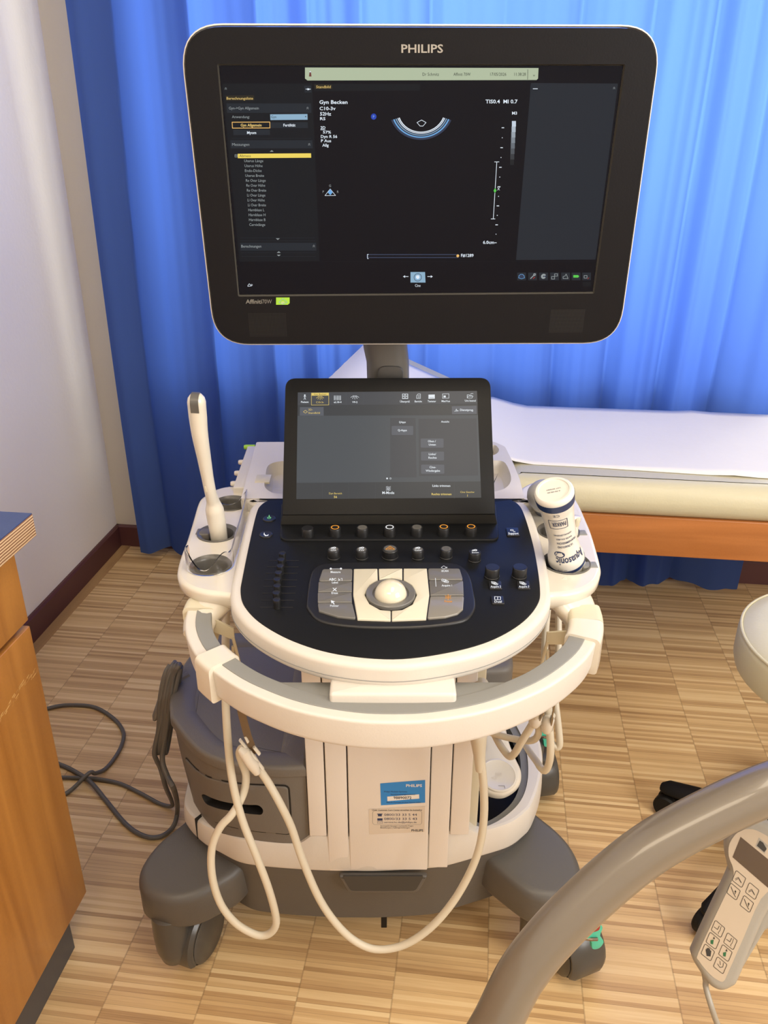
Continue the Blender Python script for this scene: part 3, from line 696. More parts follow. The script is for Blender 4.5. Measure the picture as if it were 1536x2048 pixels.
mb.plate(fa, cr2(o_, 5), -.004, .0015, mat('arm_button', (60, 58, 55), .4), 0, .001, 2); part('release_button', mb, arm)
mb = MB(); pm = MF.o + V(-.03, 0, 0); mb.box(Fr(MF.pt(-.045, -.06, -.05), MF.x, MF.y), -.05, .05, -.12, .05, -.03, .004, WHT, .008); part('monitor_mount', mb, arm)

# ---- touch screen unit
TF = pose((.006, 1.1238, .9109), .0077, .6674, .0056)
tc_ = [TF.px(*p) for p in ((571, 756.5), (980.5, 755.5), (990.5, 1029), (564.5, 1030.5))]
tout = ccw(rpoly(tc_, [.016, .016, .002, .002], 8))
mb = MB(); mb.plate(TF, tout, -.022, .001, BEZ2, .005, .0015, 3); tu = part('touch_panel', mb, um, 'charcoal framed tilted touch screen')
C4 = Canvas(TF, 560, 740, 3.413, .0012)
C4.poly([(112, 883), (1373, 873), (1344, 145), (122, 155)], T_BG, 0)
C4.poly([(121, 240), (1348, 232), (1350, 310), (119, 315)], T_DK, 1); C4.poly([(122, 155), (1344, 145), (1347, 236), (121, 242)], T_MD, 1)
C4.poly([(113, 772), (1368, 762), (1373, 873), (112, 883)], T_DK, 1); C4.poly([(752, 330), (925, 330), (932, 735), (752, 735)], T_MD, 1); C4.poly([(945, 335), (1340, 333), (1352, 722), (948, 726)], T_MD, 1)
for x in (335, 452, 572, 690): C4.line([(x, 155), (x, 240)], 1.5, T_BG, 2)
for x in (290, 470, 650, 830, 1190): C4.line([(x, 770), (x, 880)], 1.5, T_MD, 2)
C4.poly([(136, 256), (298, 255), (299, 314), (135, 314)], T_BT, 2); C4.line([(160, 288), (174, 277), (188, 288), (174, 297)], 2.5, T_Y, 3, True); C4.text('2D-', 194, 279, 13, T_Y, w=30); C4.text('Standbild', 194, 301, 13, T_Y, w=79)
C4.line([(215, 160), (333, 159), (333, 241), (215, 242)], 2.5, T_Y, 3, True); C4.poly([(217, 160), (333, 159), (333, 177), (217, 178)], T_Y, 3); C4.text('Gyn Becken', 274, 174, 11, T_DK, w=84, al='C', lv=4); C4.text('C10-3v', 273, 229, 13, T_Y, w=52, al='C')
C4.dot(170, 175, 6, T_W); C4.line([(170, 181), (170, 190), (164, 204)], 3, T_W); C4.line([(162, 185), (178, 185)], 3, T_W); C4.line([(170, 190), (176, 204)], 3, T_W)
C4.text('Patient', 170, 227, 13, T_W, w=52, al='C', bold=True)
for i in range(5):
    for j in range(4): C4.rect(369 + i * 10.5, 178 + j * 8, 374 + i * 10.5, 184 + j * 8, T_W, 3)
    a = radians(-58 + i * 29); C4.line([(274 + 12 * sin(a), 176 + 6), (274 + 30 * sin(a), 182 + 24 * cos(a))], 2.5, T_Y, 3)
    C4.line([(511 + 10 * sin(a), 178), (511 + 33 * sin(a), 180 + 26 * cos(a) - 4)], 2.5, T_W, 3)
C4.text('eL18-4', 394, 228, 13, T_W, w=52, al='C', bold=True); C4.text('V9-2', 511, 228, 13, T_W, w=36, al='C', bold=True)
for i in (0, 1):
    for j in (0, 1): C4.line([(836 + i * 20, 167 + j * 17), (851 + i * 20, 167 + j * 17), (851 + i * 20, 179 + j * 17), (836 + i * 20, 179 + j * 17)], 2.5, T_W, 3, True)
C4.line([(835, 166), (873, 166), (873, 199), (835, 199)], 2, T_W, 3, True)
C4.line([(938, 197), (932, 197), (932, 178), (942, 166), (958, 166), (958, 197), (938, 197)], 2.5, T_W, 3)
for y in (176, 183, 190): C4.line([(940, y), (953, y)], 2, T_W, 3)
C4.poly([(1013, 171), (1056, 170), (1056, 198), (1013, 199)], T_W, 3); C4.line([(1020, 192), (1049, 192)], 2.5, T_BT, 4)
C4.line([(1109, 166), (1152, 165), (1152, 195), (1109, 196)], 2.5, T_W, 3, True); C4.rect(1116, 177, 1131, 190, T_W, 3)
C4.line([(1277, 193), (1277, 172), (1291, 172), (1295, 177), (1311, 177)], 2.5, T_W, 3); C4.line([(1277, 193), (1284, 181), (1317, 181), (1309, 194), (1277, 194)], 2.5, T_W, 3); C4.line([(1298, 169), (1308, 163), (1318, 164)], 2.5, T_W, 3)
for t, x, y, w in (('Überprüf.', 853, 224, 68), ('Bericht', 944, 223, 50), ('Tastatur', 1036, 222, 58), ('MaxVue', 1131, 221, 58), ('Unt beend', 1298, 218, 74)): C4.text(t, x, y, 13, T_W, w=w, al='C', bold=True)
C4.poly([(1172, 250), (1340, 246), (1342, 302), (1174, 304)], T_BT, 2); C4.line([(1190, 284), (1198, 284), (1203, 268), (1207, 286), (1211, 277), (1219, 283)], 2.5, T_W, 3); C4.text('Dienstprog.', 1228, 282, 15, T_W, w=92, bold=True)
C4.text('QApps', 835, 364, 13, T_W, w=46, al='C', bold=True); C4.text('Ansicht', 1127, 361, 13, T_W, w=56, al='C', bold=True)
def btn(x0, y0, x1, y1): C4.poly([tuple(p) for p in rrect((x0 + x1) / 2, (y0 + y1) / 2, x1 - x0, y1 - y0, 6, 3)][::-1], T_BT, 2)
btn(762, 384, 909, 446); btn(960, 470, 1116, 532); btn(962, 559, 1119, 620); btn(963, 648, 1121, 710)
for t, x, y, w in (('Q-Apps', 835, 420, 62), ('Oben /', 1036, 495, 54), ('Unten', 1039, 518, 48), ('Links/', 1040, 583, 50), ('Rechts', 1041, 607, 56), ('Cine-', 1042, 672, 44), ('Wiedergabe', 1043, 696, 98)): C4.text(t, x, y, 14, T_W, w=w, al='C', bold=True)
C4.dot(731, 742, 6, T_W); C4.dot(754, 742, 6, T_W, r0=4)
C4.text('M-Mode', 739, 848, 18, T_W, w=82, al='C', bold=True); C4.text('Links trimmen', 1101, 799, 15, T_W, w=122, al='C', bold=True); C4.text('Rechts trimmen', 1102, 856, 15, T_Y, w=136, al='C', bold=True)
C4.text('Cine Geschw', 1278, 841, 13, T_Y, w=96, al='C'); C4.text('1', 1279, 866, 15, T_Y, al='C', bold=True); C4.text('Dyn Bereich', 379, 850, 13, T_Y, w=88, al='C'); C4.text('56', 379, 875, 15, T_Y, al='C', w=22, bold=True)
for k_ in (0, 8, 16, 24): C4.line([(724, 800 + k_), (732, 797 + k_), (745, 801 + k_), (755, 797 + k_)], 2, T_W, 3)
C4.dot(739, 812, 7, T_W, r0=5)
part('touch_display', C4.mb, tu, 'lit grey touch display with icons and buttons')

# ---- control panel plane
PS = .07; pe = V(0, 1, PS).normalized(); PF = Fr((MX, 1.01, .80), (1, 0, 0), pe)      # a right, b back, c up
P5 = [(556, 998), (536, 1002), (521, 1012), (513, 1027), (501, 1077), (486, 1150), (481, 1185), (490, 1215), (524, 1249), (589, 1284), (675, 1309), (786.6, 1319), (890, 1307), (976, 1284), (1040, 1249), (1074.5, 1210.6), (1080, 1176), (1070, 1107), (1057, 1056), (1046, 1024), (1037, 1010), (1024, 1002), (1006, 998)]
pl = [PF.px(*p) for p in P5]
half = []
nP = len(pl)
for i in range(nP // 2 + 1):
    a = pl[i]; b = pl[nP - 1 - i]; half.append(((b[0] - a[0]) / 2, (a[1] + b[1]) / 2))
sym = [(-x, y) for x, y in half] + [(x, y) for x, y in half[:-1][::-1]]
panel_out = ccw(cr2(pl, 6))
wp = inset(panel_out, -.0135)
mb = MB(); mb.plate(PF, wp, -.034, .0, WHT, .012, .007, 5)
cpan = part('control_panel', mb, um, 'white rimmed oval control console')
mb = MB(); mb.plate(PF, panel_out, -.002, .0012, PAN, 0, .0012, 2); cface = part('console_face', mb, cpan, 'black glossy key surface')
# seam line of the shell
mb = MB(); so = inset(wp, -.0002); mb.tube([PF.pt(x, y, -.021) for x, y in so] + [PF.pt(*so[0], -.021)], .0005, GRL, 6, cap=False); part('seam', mb, cpan)
K = Canvas(PF, 460, 1000, 2.327, .0013)
def kp(x, y, c=0): return PF.px(460 + x / 2.327, 1000 + y / 2.327, c)
# plinth plate under touch screen, carries the first dial row
w_ = ccw(rpoly([PF.px(563, 1012), PF.px(991, 1012), PF.px(998, 1085), PF.px(560, 1085)], [.002, .002, .014, .014], 6))
mb = MB(); mb.plate(PF, w_, 0, .0045, PAN, 0, .002, 3); plq = part('dial_shelf', mb, cpan)
mb = MB(); bl = TF.pt(tc_[3][0], tc_[3][1], -.001); br = TF.pt(tc_[2][0], tc_[2][1], -.001); bl2 = TF.pt(tc_[3][0], tc_[3][1] + .004, -.03); br2 = TF.pt(tc_[2][0], tc_[2][1] + .004, -.03)
fl = PF.pt(*PF.px(561, 1049, .0045), .0045); frr = PF.pt(*PF.px(994, 1047, .0045), .0045)
mb.loft([[bl, bl2, V(bl2.x, bl2.y + .02, .80), V(fl.x, fl.y + .03, .803), fl], [br, br2, V(br2.x, br2.y + .02, .80), V(frr.x, frr.y + .03, .803), frr]], WEDGE); part('screen_stand', mb, tu)
def knob(x, y, r, h, top, ringm=None, grey=False, name='dial'):
    a, b = kp(x, y, h); f = Fr(PF.pt(a, b, 0), PF.x, PF.y); mb = MB()
    mb.lathe(f, [(r * 1.06, .0008), (r * 1.06, .003), (r, .0035), (r * .97, h - .001), (r * .9, h)], KNB, 28)
    k_ = part(name, mb, um)
    mb = MB(); mb.lathe(f, [(r * .78, h - .0005), (r * .78, h + .0002)], KNT if grey else KNB, 28)
    if ringm: mb.ring(f, 0, 0, r * .52, r * .68, h + .0005, ringm, 30)
    elif grey: mb.ring(f, 0, 0, r * .52, r * .6, h + .0004, GRD, 30)
    part('dial_cap', mb, k_, 'lit ring on dial' if ringm else None); return f, h
pr_ = .0085
for x, y, rm, g in ((361, 130, None, 0), (489, 128, L_OR, 0), (616, 128, None, 1), (743, 127, L_W, 0), (870, 126, None, 1), (995, 125, L_OR, 0), (1122, 124, L_OR, 0)): knob(x, y, pr_, .017, None, rm, g)
for x, y, r_, g, lab in ((482, 230, .0083, 1, 'CPA'), (613, 230, .0083, 1, 'PW'), (745, 226, .0108, 1, None), (875, 230, .0083, 1, 'Color'), (1007, 227, .0083, 1, ''), (1140, 241, .0083, 0, 'Zoom')):
    f, h = knob(x, y, r_, .0145, None, None, g)
    mb = MB()
    if lab is None: mb.line(f, [(-.006, -.003), (0, .005), (.006, -.003)], .0008, h + .0008, L_OR, True); mb.line(f, [(-.002, -.001), (0, .001), (.002, -.001)], .0006, h + .0008, L_OR, True)
    elif lab:
        c2 = Canvas(f, 0, 0, 1, h + .0005); vs, fc = glyphs(lab, True); x1 = max(v[0] for v in vs); s_ = .0095 / x1 if len(lab) > 3 else .0075 / x1
        mb.add([f.pt((v[0] - x1 / 2) * s_, v[1] * .0045 - .0045, h + .0008) for v in vs], fc, L_W)
        mb.ring(f, .001, .003, .0008, .0022, h + .0008, L_W, 16); mb.flat(f, [(-.0045, .0012), (-.0005, .0012), (-.0005, .004), (-.0025, .004)], h + .0008, L_W)
    if lab != '': part('dial_symbol', mb, cpan)
for x, y in ((1222, 312), (1350, 311)): knob(x, y, .0096, .016, None, None, 0)
# round and square buttons
def keyb(poly, h, m, name, r=.001): mb = MB(); mb.plate(PF, ccw(poly), .0010, h, m, 0, r, 3); return part(name, mb, cpan)
for (x, y, t) in ((1234, 405, 'Acquire 2'), (1365, 405, 'Acquire 3'), (1245, 475, 'Dual'), (1316, 157, 'Support')):
    q = rpoly([kp(x - 27, y + 17), kp(x + 33, y + 17), kp(x + 27, y - 20), kp(x - 33, y - 20)], .002, 3); keyb(q, .0032, KNB, 'push_key')
    K.text(t, x + 2, y + 13, 10, L_W, w=min(48, 8.5 * len(t)), al='C', bold=True, lv=18)
    for k_ in (-6, 0, 6):
        if 'Acq' in t: K.line([(x - 16 + k_ + 4, y - 12 + k_ * .6), (x + 6 + k_, y - 9 + k_ * .6), (x + 4 + k_, y - 2 + k_ * .4), (x - 14 + k_ + 4, y - 4 + k_ * .4)], 2.5, L_W, 18, True)
    if t == 'Dual': K.line([(x - 14, y - 15), (x + 13, y - 14), (x + 13, y + 0), (x - 14, y - 1)], 3, L_W, 18, True); K.line([(x - 0, y - 15), (x, y)], 3, L_W, 18)
    if t == 'Support': K.dot(x - 5, y - 7, 8, L_W, 18, 5); K.dot(x + 6, y + 0, 5, L_W, 18, 3)
for x, y in ((183, 92), (168, 166)):
    a, b = kp(x, y); f = Fr(PF.pt(a, b, .001), PF.x, PF.y); mb = MB(); mb.lathe(f, [(.0095, 0), (.0092, .0012), (.008, .0018), (.006, .0014), (.002, .0012)], KNB, 28); part('round_key', mb, cpan)
K.dot(183, 92, 9, L_G, 18, 6.5); K.rect(181.5, 80, 184.5, 92, L_G, 19)
K.poly([(160, 160), (163, 170), (172, 174), (181, 169), (178, 176), (166, 178), (157, 170)], L_W, 18)
# TGC sliders
for i, (yy, x0, x1, kx) in enumerate(((286, 180, 320, 246), (315, 172, 318, 240), (345, 166, 315, 236), (376, 160, 312, 228), (407, 155, 307, 222), (438, 150, 305, 222), (471, 145, 298, 218), (504, 140, 292, 220))):
    mb = MB(); a = kp(x0, yy); b = kp(x1, yy); mb.box(Fr(PF.pt(0, (a[1] + b[1]) / 2, .0013), PF.x, PF.y), a[0], b[0], -.0007, .0007, -.001, .0002, DRK); part('slider_slot', mb, cpan)
    mb = MB(); a, b = kp(kx, yy); f = Fr(PF.pt(a, b, 0), PF.x, PF.y); mb.lathe(f, [(.0048, .001), (.0044, .004), (.005, .0115), (.0045, .0135), (.0025, .013), (.0008, .0132)], KNB, 18)
    part('slider_knob', mb, cpan)
# keypad
surr = ccw(cr2([kp(*p) for p in ((372, 372), (356, 480), (362, 520), (420, 575), (560, 600), (750, 607), (930, 600), (1085, 575), (1135, 530), (1142, 480), (1122, 380), (1085, 322), (1000, 300), (750, 298), (480, 302), (400, 322))], 4))
mb = MB(); mb.plate(PF, surr, .0008, .0042, KNB, 0, .003, 4); kpd = part('keypad_surround', mb, cpan)
KZ0, KZ1 = .003, .0068
def kk(pts, m, nm, h=KZ1, r=.0012, rad=.0015):
    mb = MB(); mb.plate(PF, inset(ccw(rpoly([kp(*p, h) for p in pts], rad, 4)), .0003), KZ0, h, m, 0, r, 3); return part(nm, mb, cpan)
kk([(430, 320), (571, 318), (569, 375), (411, 377)], KEY, 'soft_key', rad=.004); kk([(411, 379), (569, 378), (568, 426), (408, 427)], KEY, 'soft_key'); kk([(407, 429), (567, 428), (569, 475), (407, 476)], KEY, 'soft_key')
kk([(407, 478), (570, 477), (588, 551), (500, 542), (412, 515)], KEY, 'soft_key', rad=.003)
kk([(921, 316), (1070, 317), (1086, 370), (924, 371)], KEY, 'soft_key', rad=.004); kk([(926, 374), (1086, 374), (1089, 442), (931, 443)], KEY, 'soft_key')
kk([(931, 446), (1090, 446), (1086, 505), (1060, 528), (1000, 544), (917, 551)], mat('clear_freeze_key', (128, 124, 116), .3, coat=.3), 'freeze_key', rad=.003)
BX, BY = 748, 440
kk([(575, 319), (687, 318), (689, 371), (650, 395), (628, 440), (650, 482), (700, 510), (749, 514), (749, 559), (592, 554), (572, 440)], KEYW, 'ivory_key')
kk([(691, 318), (803, 317), (803, 370), (748, 360), (693, 370)], KEYW, 'ivory_key'); kk([(807, 317), (917, 317), (929, 440), (914, 553), (752, 559), (752, 514), (800, 510), (848, 484), (868, 440), (845, 395), (807, 371)], KEYW, 'ivory_key')
a, b = kp(BX, BY, .006); f = Fr(PF.pt(a, b, 0), PF.x, PF.y); mb = MB(); rb = (Vector(kp(864, 440, .006)) - Vector(kp(632, 440, .006))).length / 2
mb.lathe(f, [(rb * 1.0, .003), (rb * 1.0, .0085), (rb * .97, .0095), (rb * .74, .0085), (rb * .70, .006)], KEY, 40); part('trackball_ring', mb, cpan, 'grey trackball collar')
mb = MB(); rr_ = rb * .66; mb.ball(PF.pt(a, b + .0, .0045), rr_, BALL, 18); mb.v = [v for v in mb.v]; part('trackball', mb, cpan, 'ivory trackball')
for t, x, y, w, m in (('Measure', 492, 361, 46, L_W), ('ABC', 478, 397, 34, L_W), ('Label', 489, 410, 28, L_W), ('Erase', 488, 459, 30, L_W), ('Pointer', 487, 519, 40, L_W), ('iSCAN', 999, 356, 32, KNT if False else L_W), ('Acquire 1', 1008, 424, 48, L_W), ('Freeze', 1015, 498, 36, L_OR)):
    K.text(t, x, y, 12 if t == 'ABC' else 9, m, w=w, al='C', lv=50, bold=True)
K.line([(470, 342), (515, 341)], 2, L_W, 50)
for x in (470, 517): K.poly([(x - 6, 341), (x, 336), (x + 6, 341), (x, 347)], L_W, 50)
K.line([(480, 432), (496, 446)], 4, L_W, 50); K.line([(496, 432), (480, 446)], 4, L_W, 50); K.poly([(470, 489), (490, 495), (482, 498), (488, 508), (484, 509), (478, 500), (473, 504)], L_W, 50)
K.line([(506, 386), (506, 398), (512, 390), (512, 398)], 2, L_W, 50); K.line([(516, 386), (522, 386), (522, 398)], 2, L_W, 50)
K.line([(982, 336), (994, 328), (1006, 336), (994, 342)], 2, L_W, 50, True); K.text('*', 1004, 346, 14, L_W, lv=50)
for k_ in (-6, 0, 6): K.line([(992 + k_, 393 + k_ * .6), (1010 + k_, 396 + k_ * .6), (1008 + k_, 404 + k_ * .5), (990 + k_, 401 + k_ * .5)], 2.5, L_W, 50, True)
K.line([(955, 385), (958, 425)], 2.2, L_W, 50)
for k_ in range(6):
    a = radians(30 + 60 * k_); K.line([(1014, 474), (1014 + 17 * cos(a), 474 + 13 * sin(a))], 2.2, L_OR, 50); K.line([(1014 + 10 * cos(a + .35), 474 + 8 * sin(a + .35)), (1014 + 13 * cos(a), 474 + 10 * sin(a)), (1014 + 10 * cos(a - .35), 474 + 8 * sin(a - .35))], 1.6, L_OR, 50)
part('key_legend', K.mb, cpan, 'small white and orange key lettering and symbols')

# ---- rear deck behind the console
DZ = .815
DF = Fr((MX, 1.01, .8038), (1, 0, 0), V(0, 1, .05))
dl = [DF.px(*p) for p in ((482, 997), (497, 930), (513, 884))]; dr = [DF.px(*p) for p in ((985, 882), (1010, 893), (1026, 925), (1040, 960), (1049, 997))]
dout = ccw(rpoly([dl[0], dl[2], dr[0], dr[1], dr[2], dr[3], dr[4]], [.002, .004, .02, .02, .01, .01, .002], 4))
hl = ccw(cr2([DF.px(*p) for p in ((534, 935), (545, 926), (568, 922), (600, 925), (600, 985), (560, 988), (540, 983), (529, 972), (531, 955))], 5))
hr = ccw(cr2([DF.px(*p) for p in ((960, 925), (990, 921), (1008, 924), (1018, 940), (1022, 960), (1012, 975), (990, 983), (960, 984))], 5))
hr2 = ccw(cr2([DF.px(*p) for p in ((975, 893), (990, 890), (998, 900), (990, 909), (975, 910))], 5))
mb = MB(); mb.surf(dout, [hl, hr, hr2], WHT, lambda x, y: DF.pt(x, y, 0))
mb.loft([[DF.pt(x, y, -.035) for x, y in inset(dout, .004)], [DF.pt(x, y, -.003) for x, y in dout], [DF.pt(x, y, 0) for x, y in dout]], WHT, True, False)
for h_ in (hl, hr, hr2): mb.loft([[DF.pt(x, y, 0) for x, y in h_], [DF.pt(x, y, -.012) for x, y in inset(h_, .003)], [DF.pt(x, y, -.02) for x, y in inset(h_, .01)]], WHT, False, True)
deck = part('rear_deck', mb, um)
mb = MB(); p0 = zp(478, 975, .800); p1 = zp(506, 892, .800)
d_ = (p1 - p0); fs = Fr(p0, d_, V(0, 0, 1)); L_ = d_.length
mb.box(fs, 0, L_, -.05, 0, -.01, .016, WHT, .002); side = part('side_port_panel', mb, um)
for t_ in (.03, .075, .125, .200):
    k = MB(); k.lathe(Fr(fs.pt(t_, -.006, -.010), fs.x, fs.y), [(.0035, -.008), (.0045, -.005), (.0045, .012)], WHT if t_ < .2 else LIME, 14); part('port_plug', k, side)
mb = MB(); q0 = DF.px(514, 950); q1 = DF.px(534, 965); mb.box(DF, q0[0], q1[0] + .004, q1[1], q0[1], -.003, .0008, CRM, .0006); part('cable_notch', mb, deck)

# ---- holder wings with cups
WZ = .79
def wing(outpx, cups, sgn, clipx):
    f = Fr((0, 0, WZ), (1, 0, 0), (0, 1, 0)); out = ccw(cr2([tuple(zp(*p, WZ)[:2]) for p in outpx], 4))
    holes = [ell(cx, cy, r, r, 32) for cx, cy, r, ri in cups]
    mb = MB(); mb.surf(out, holes, WHG, lambda x, y: V(x, y, WZ))
    rings = [[V(x, y, WZ) for x, y in out]] + [[V(x, y, WZ - .006 + .006 * cos(a)) for x, y in inset(out, -.006 * sin(a))] for a in (pi / 6, pi / 3, pi / 2)]
    rings += [[V(x, y, WZ - .016) for x, y in inset(out, -.005)], [V(x, y, WZ - .028) for x, y in inset(out, .004)], [V(x, y, WZ - .031) for x, y in inset(out, .012)]]
    mb.loft(rings, WHG, False, True); w = part('holder_wing', mb, um)
    for (cx, cy, r, ri) in cups:
        mb = MB(); g = Fr((cx, cy, 0), (1, 0, 0), (0, 1, 0))
        mb.lathe(g, [(r, WZ - .004), (r, WZ + .0012), (r - .001, WZ + .002), (ri + .001, WZ - .001), (ri, WZ - .004), (ri - .002, WZ - .03), (ri - .006, WZ - .034)], CUPG, 40, False, True)
        part('cup_insert', mb, w, 'grey rubber lined cup')
    return w
WL = wing([(490, 1175), (489, 1140), (497, 1080), (505, 1020), (506, 995), (497, 983), (466, 974), (437, 979), (414, 992), (404, 1004), (392, 1045), (382, 1078), (370, 1110), (363, 1140), (368, 1158), (384, 1170), (410, 1178), (440, 1182), (475, 1186)],
     [(-.240, 1.184, .0285, .0232), (-.242, 1.080, .0300, .0222), (-.234, .984, .0285, .0225)], -1, 0)
WR = wing([(1072, 1200), (1080, 1150), (1068, 1080), (1056, 1030), (1046, 985), (1056, 972), (1075, 966), (1105, 972), (1135, 985), (1151, 1008), (1163, 1035), (1174, 1062), (1184, 1095), (1191, 1122), (1193, 1140), (1184, 1160), (1162, 1174), (1130, 1182), (1090, 1186)],
     [(.255, 1.086, .031, .026), (.247, .990, .033, .0285), (.252, 1.196, .0268, .0235)], 1, 0)
for (x, y) in ((.286, 1.082), (.279, .985)):
    mb = MB(); mb.box(Fr((x, y, WZ), (1, 0, 0), (0, 1, 0)), -.012, .009, -.009, .008, -.012, .0010, GRL, .002); part('cable_gate', mb, WR, 'grey cable slot lining')
mb = MB(); mb.box(Fr((-.268, 1.085, WZ), (1, 0, 0), (0, 1, 0)), -.006, .014, -.010, .010, -.012, .0010, GRD, .002); part('cable_gate', mb, WL, 'dark cable slot lining')
# clear shield on the left holder
mb = MB()
def ribbon(pts, th_, m):
    """pts: (x, y, z0, z1)"""
    n = len(pts); A1 = []; B1 = []
    for i, p in enumerate(pts):
        a = Vector(pts[max(i - 1, 0)][:2]); b = Vector(pts[min(i + 1, n - 1)][:2]); t = (b - a).normalized(); q = Vector((-t.y, t.x)) * th_ / 2
        A1.append([V(p[0] + q.x, p[1] + q.y, p[2]), V(p[0] + q.x, p[1] + q.y, p[3]), V(p[0] - q.x, p[1] - q.y, p[3]), V(p[0] - q.x, p[1] - q.y, p[2])])
    mb.loft(A1, m)
fc = V(-.234, .984, 0); pts = []
for k_ in range(29):
    a = radians(165 + (360 - 165 + 5) * k_ / 28); r_ = .031; hgt = [.030, .026, .020, .010, .008, .012, .020, .026, .028][min(8, int(k_ / 28 * 8.99))]
    hgt = .008 + .022 * (0.5 + 0.5 * cos((k_ - 14) / 14 * 2 * pi * .9 + pi)) if 4 < k_ < 25 else .026
    pts.append((fc.x + r_ * cos(a), fc.y + r_ * sin(a), WZ + .001, WZ + hgt))
e0 = (pts[-1][0], pts[-1][1])
for p in [(-.2035, 1.02), (-.2045, 1.06), (-.206, 1.10), (-.208, 1.14), (-.211, 1.165)]: pts.append((p[0], p[1], WZ + .001, WZ + .030))
for k_ in range(13):
    a = radians(-20 - 140 * k_ / 12); pts.append((-.239 + .0285 * cos(a), 1.186 + .0285 * sin(a), WZ + .001, WZ + .028 - .018 * sin(pi * k_ / 12)))
ribbon(pts, .0022, CLR)
part('clear_shield', mb, WL, 'transparent plastic rim around the cups', ang=60)

# ---- handle ring
hb = [(.245, .925, .768), (.247, .903, .763), (.241, .872, .759), (.224, .838, .755), (.199, .810, .752), (.170, .786, .749), (.142, .769, .747), (.115, .756, .745), (.085, .745, .744), (.05, .737, .743), (.02, .7335, .7425)]
hp = [(MX - x, y, z) for x, y, z in [(.236, .955, .770)] + hb] + [(MX + x, y, z) for x, y, z in (hb[::-1] + [(.236, .955, .770)])]
hpath = cr(hp, 4)
sec = []
for a, b in rpoly([(.013, -.043), (.016, .000), (-.017, .000), (-.019, -.012), (-.016, -.041)], [.008, .004, .004, .006, .010], 5): sec.append((a, b))
# side axis: t x z ; path runs left -> right, so side points to the viewer (outward)
mb = MB(); mb.sweep(hpath, sec, WHT); hd = part('handle', mb, um, 'white push handle ring around the console')
mb = MB(); g2 = [(-a, b) for a, b in rpoly([(-.0022, -.004), (-.0022, .0012), (.0172, .0012), (.0185, -.014), (.012, -.014)], .0012, 3)]
mb.sweep(hpath[6:-6], g2, GRL); part('grip_inlay', mb, hd, 'grey rubber grip strip')
for s_ in (-1, 1):
    mb = MB(); mb.plate(Fr((MX + s_ * .10, .7725, .742), (1, 0, 0), (0, 1, 0)), rrect(0, 0, .075, .03, .008, 4), -.006, .0015, GRL, 0, .001, 2); part('grip_pad', mb, hd, 'grey pad beside the lever')
for s_ in (-1, 1):   # neck joining ring and wing
    mb = MB()
    pa = cr([V(MX + s_ * .218, .956, .772), V(MX + s_ * .226, .948, .770), V(MX + s_ * .237, .932, .762), V(MX + s_ * .2455, .912, .751), V(MX + s_ * .246, .89, .745)], 3)
    mb.tube(pa, [.012, .026, .034, .036, .035, .033, .031, .029, .027, .025, .023, .0215, .020], WHG, 20, flat=.58, up=(0, 0, 1)); part('handle_bracket', mb, hd)
mb = MB(); b0 = yp(660, 1402, .748); mb.box(Fr((MX + .0, .775, .752), (1, 0, 0), (0, 1, 0)), -.071, .071, -.026, .03, -.022, .004, WHT, .004); part('lift_lever', mb, um, 'white lever block at the front of the handle')
# cable clips clamped on the handle
def clip(i0, i1, name, cream, lab):
    mb = MB(); big = [(-a, b) for a, b in rpoly([(-.0215, -.047), (-.0215, .0045), (.0225, .0045), (.0215, -.047)], [.006, .009, .009, .006], 5)]
    mb.sweep(hpath[i0:i1], big, cream); return part(name, mb, hd, lab)
nh = len(hpath)
clip(4, 8, 'cable_clip', CRM, None); clip(17, 21, 'cable_clip', WHG, None); clip(nh - 11, nh - 6, 'cable_clip', CRM, None); clip(nh - 15, nh - 10, 'cable_clip', WHG, None)
for (a, b, dy) in (((425, 1250), (468, 1268), 0), ((1133, 1276), (1093, 1276), 0)):
    mb = MB(); p = yp(*a, .90); q = yp(*b, .90); mb.loft([[p + V(0, 0, .010), p + V(0, .003, .010), p + V(0, .003, -.010), p + V(0, 0, -.010)], [q + V(0, 0, .008), q + V(0, .003, .008), q + V(0, .003, -.010), q + V(0, 0, -.010)]], CRM)
    s_ = 1 if b[0] > a[0] else -1
    mb.tube([q + V(-s_ * .002, .001, -.005), q + V(0, .001, -.02), q + V(s_ * .003, .002, -.045), q + V(0, .002, -.062), q + V(-s_ * .01, .002, -.066), q + V(-s_ * .006, .002, -.05), q + V(-s_ * .003, .002, -.02)], .0022, CRM, 8)
    part('clip_hook', mb, hd)

# ---- column
SK = [(372, 1640), (403, 1679), (442, 1702), (481, 1721), (530, 1729), (598, 1734.5), (659, 1737.5), (703, 1738), (760, 1738), (852, 1733), (895, 1727), (965, 1707), (1017, 1690), (1046, 1669), (1061, 1650)]
skl = [zp(*p, .24) for p in SK]; skl = [V(-.348, 1.30, 0), V(-.352, 1.2, 0), V(-.349, 1.13, 0)] + skl + [V(.275, 1.12, 0), V(.29, 1.19, 0), V(.288, 1.26, 0), V(.27, 1.33, 0)]
sk = cr2(skl, 5, closed=False)
foot = ccw(sk + [(.22, 1.43), (-.28, 1.43)])
mb = MB(); mb.box(Fr((0, 0, 0), (1, 0, 0), (0, 1, 0)), -.1185, .134, .992, 1.36, .235, .77, WHT, .003); col = part('column', mb, um, 'white upright centre column')
CW = mat('warm_white_cover', (218, 211, 202), .45, bump=.1)
for (u0, u1, d, z0_) in ((-.1175, -.0905, .9690, .3110), (-.0885, -.0565, .9675, .237), (-.0545, .0695, .9665, .2400), (.0715, .1025, .9705, .241), (.1045, .134, .9720, .3110)):
    mb = MB(); mb.box(Fr((0, 0, 0), (1, 0, 0), (0, 1, 0)), u0, u1, d, 1.0, z0_, .70, CW, .0015); part('cover_panel', mb, col)
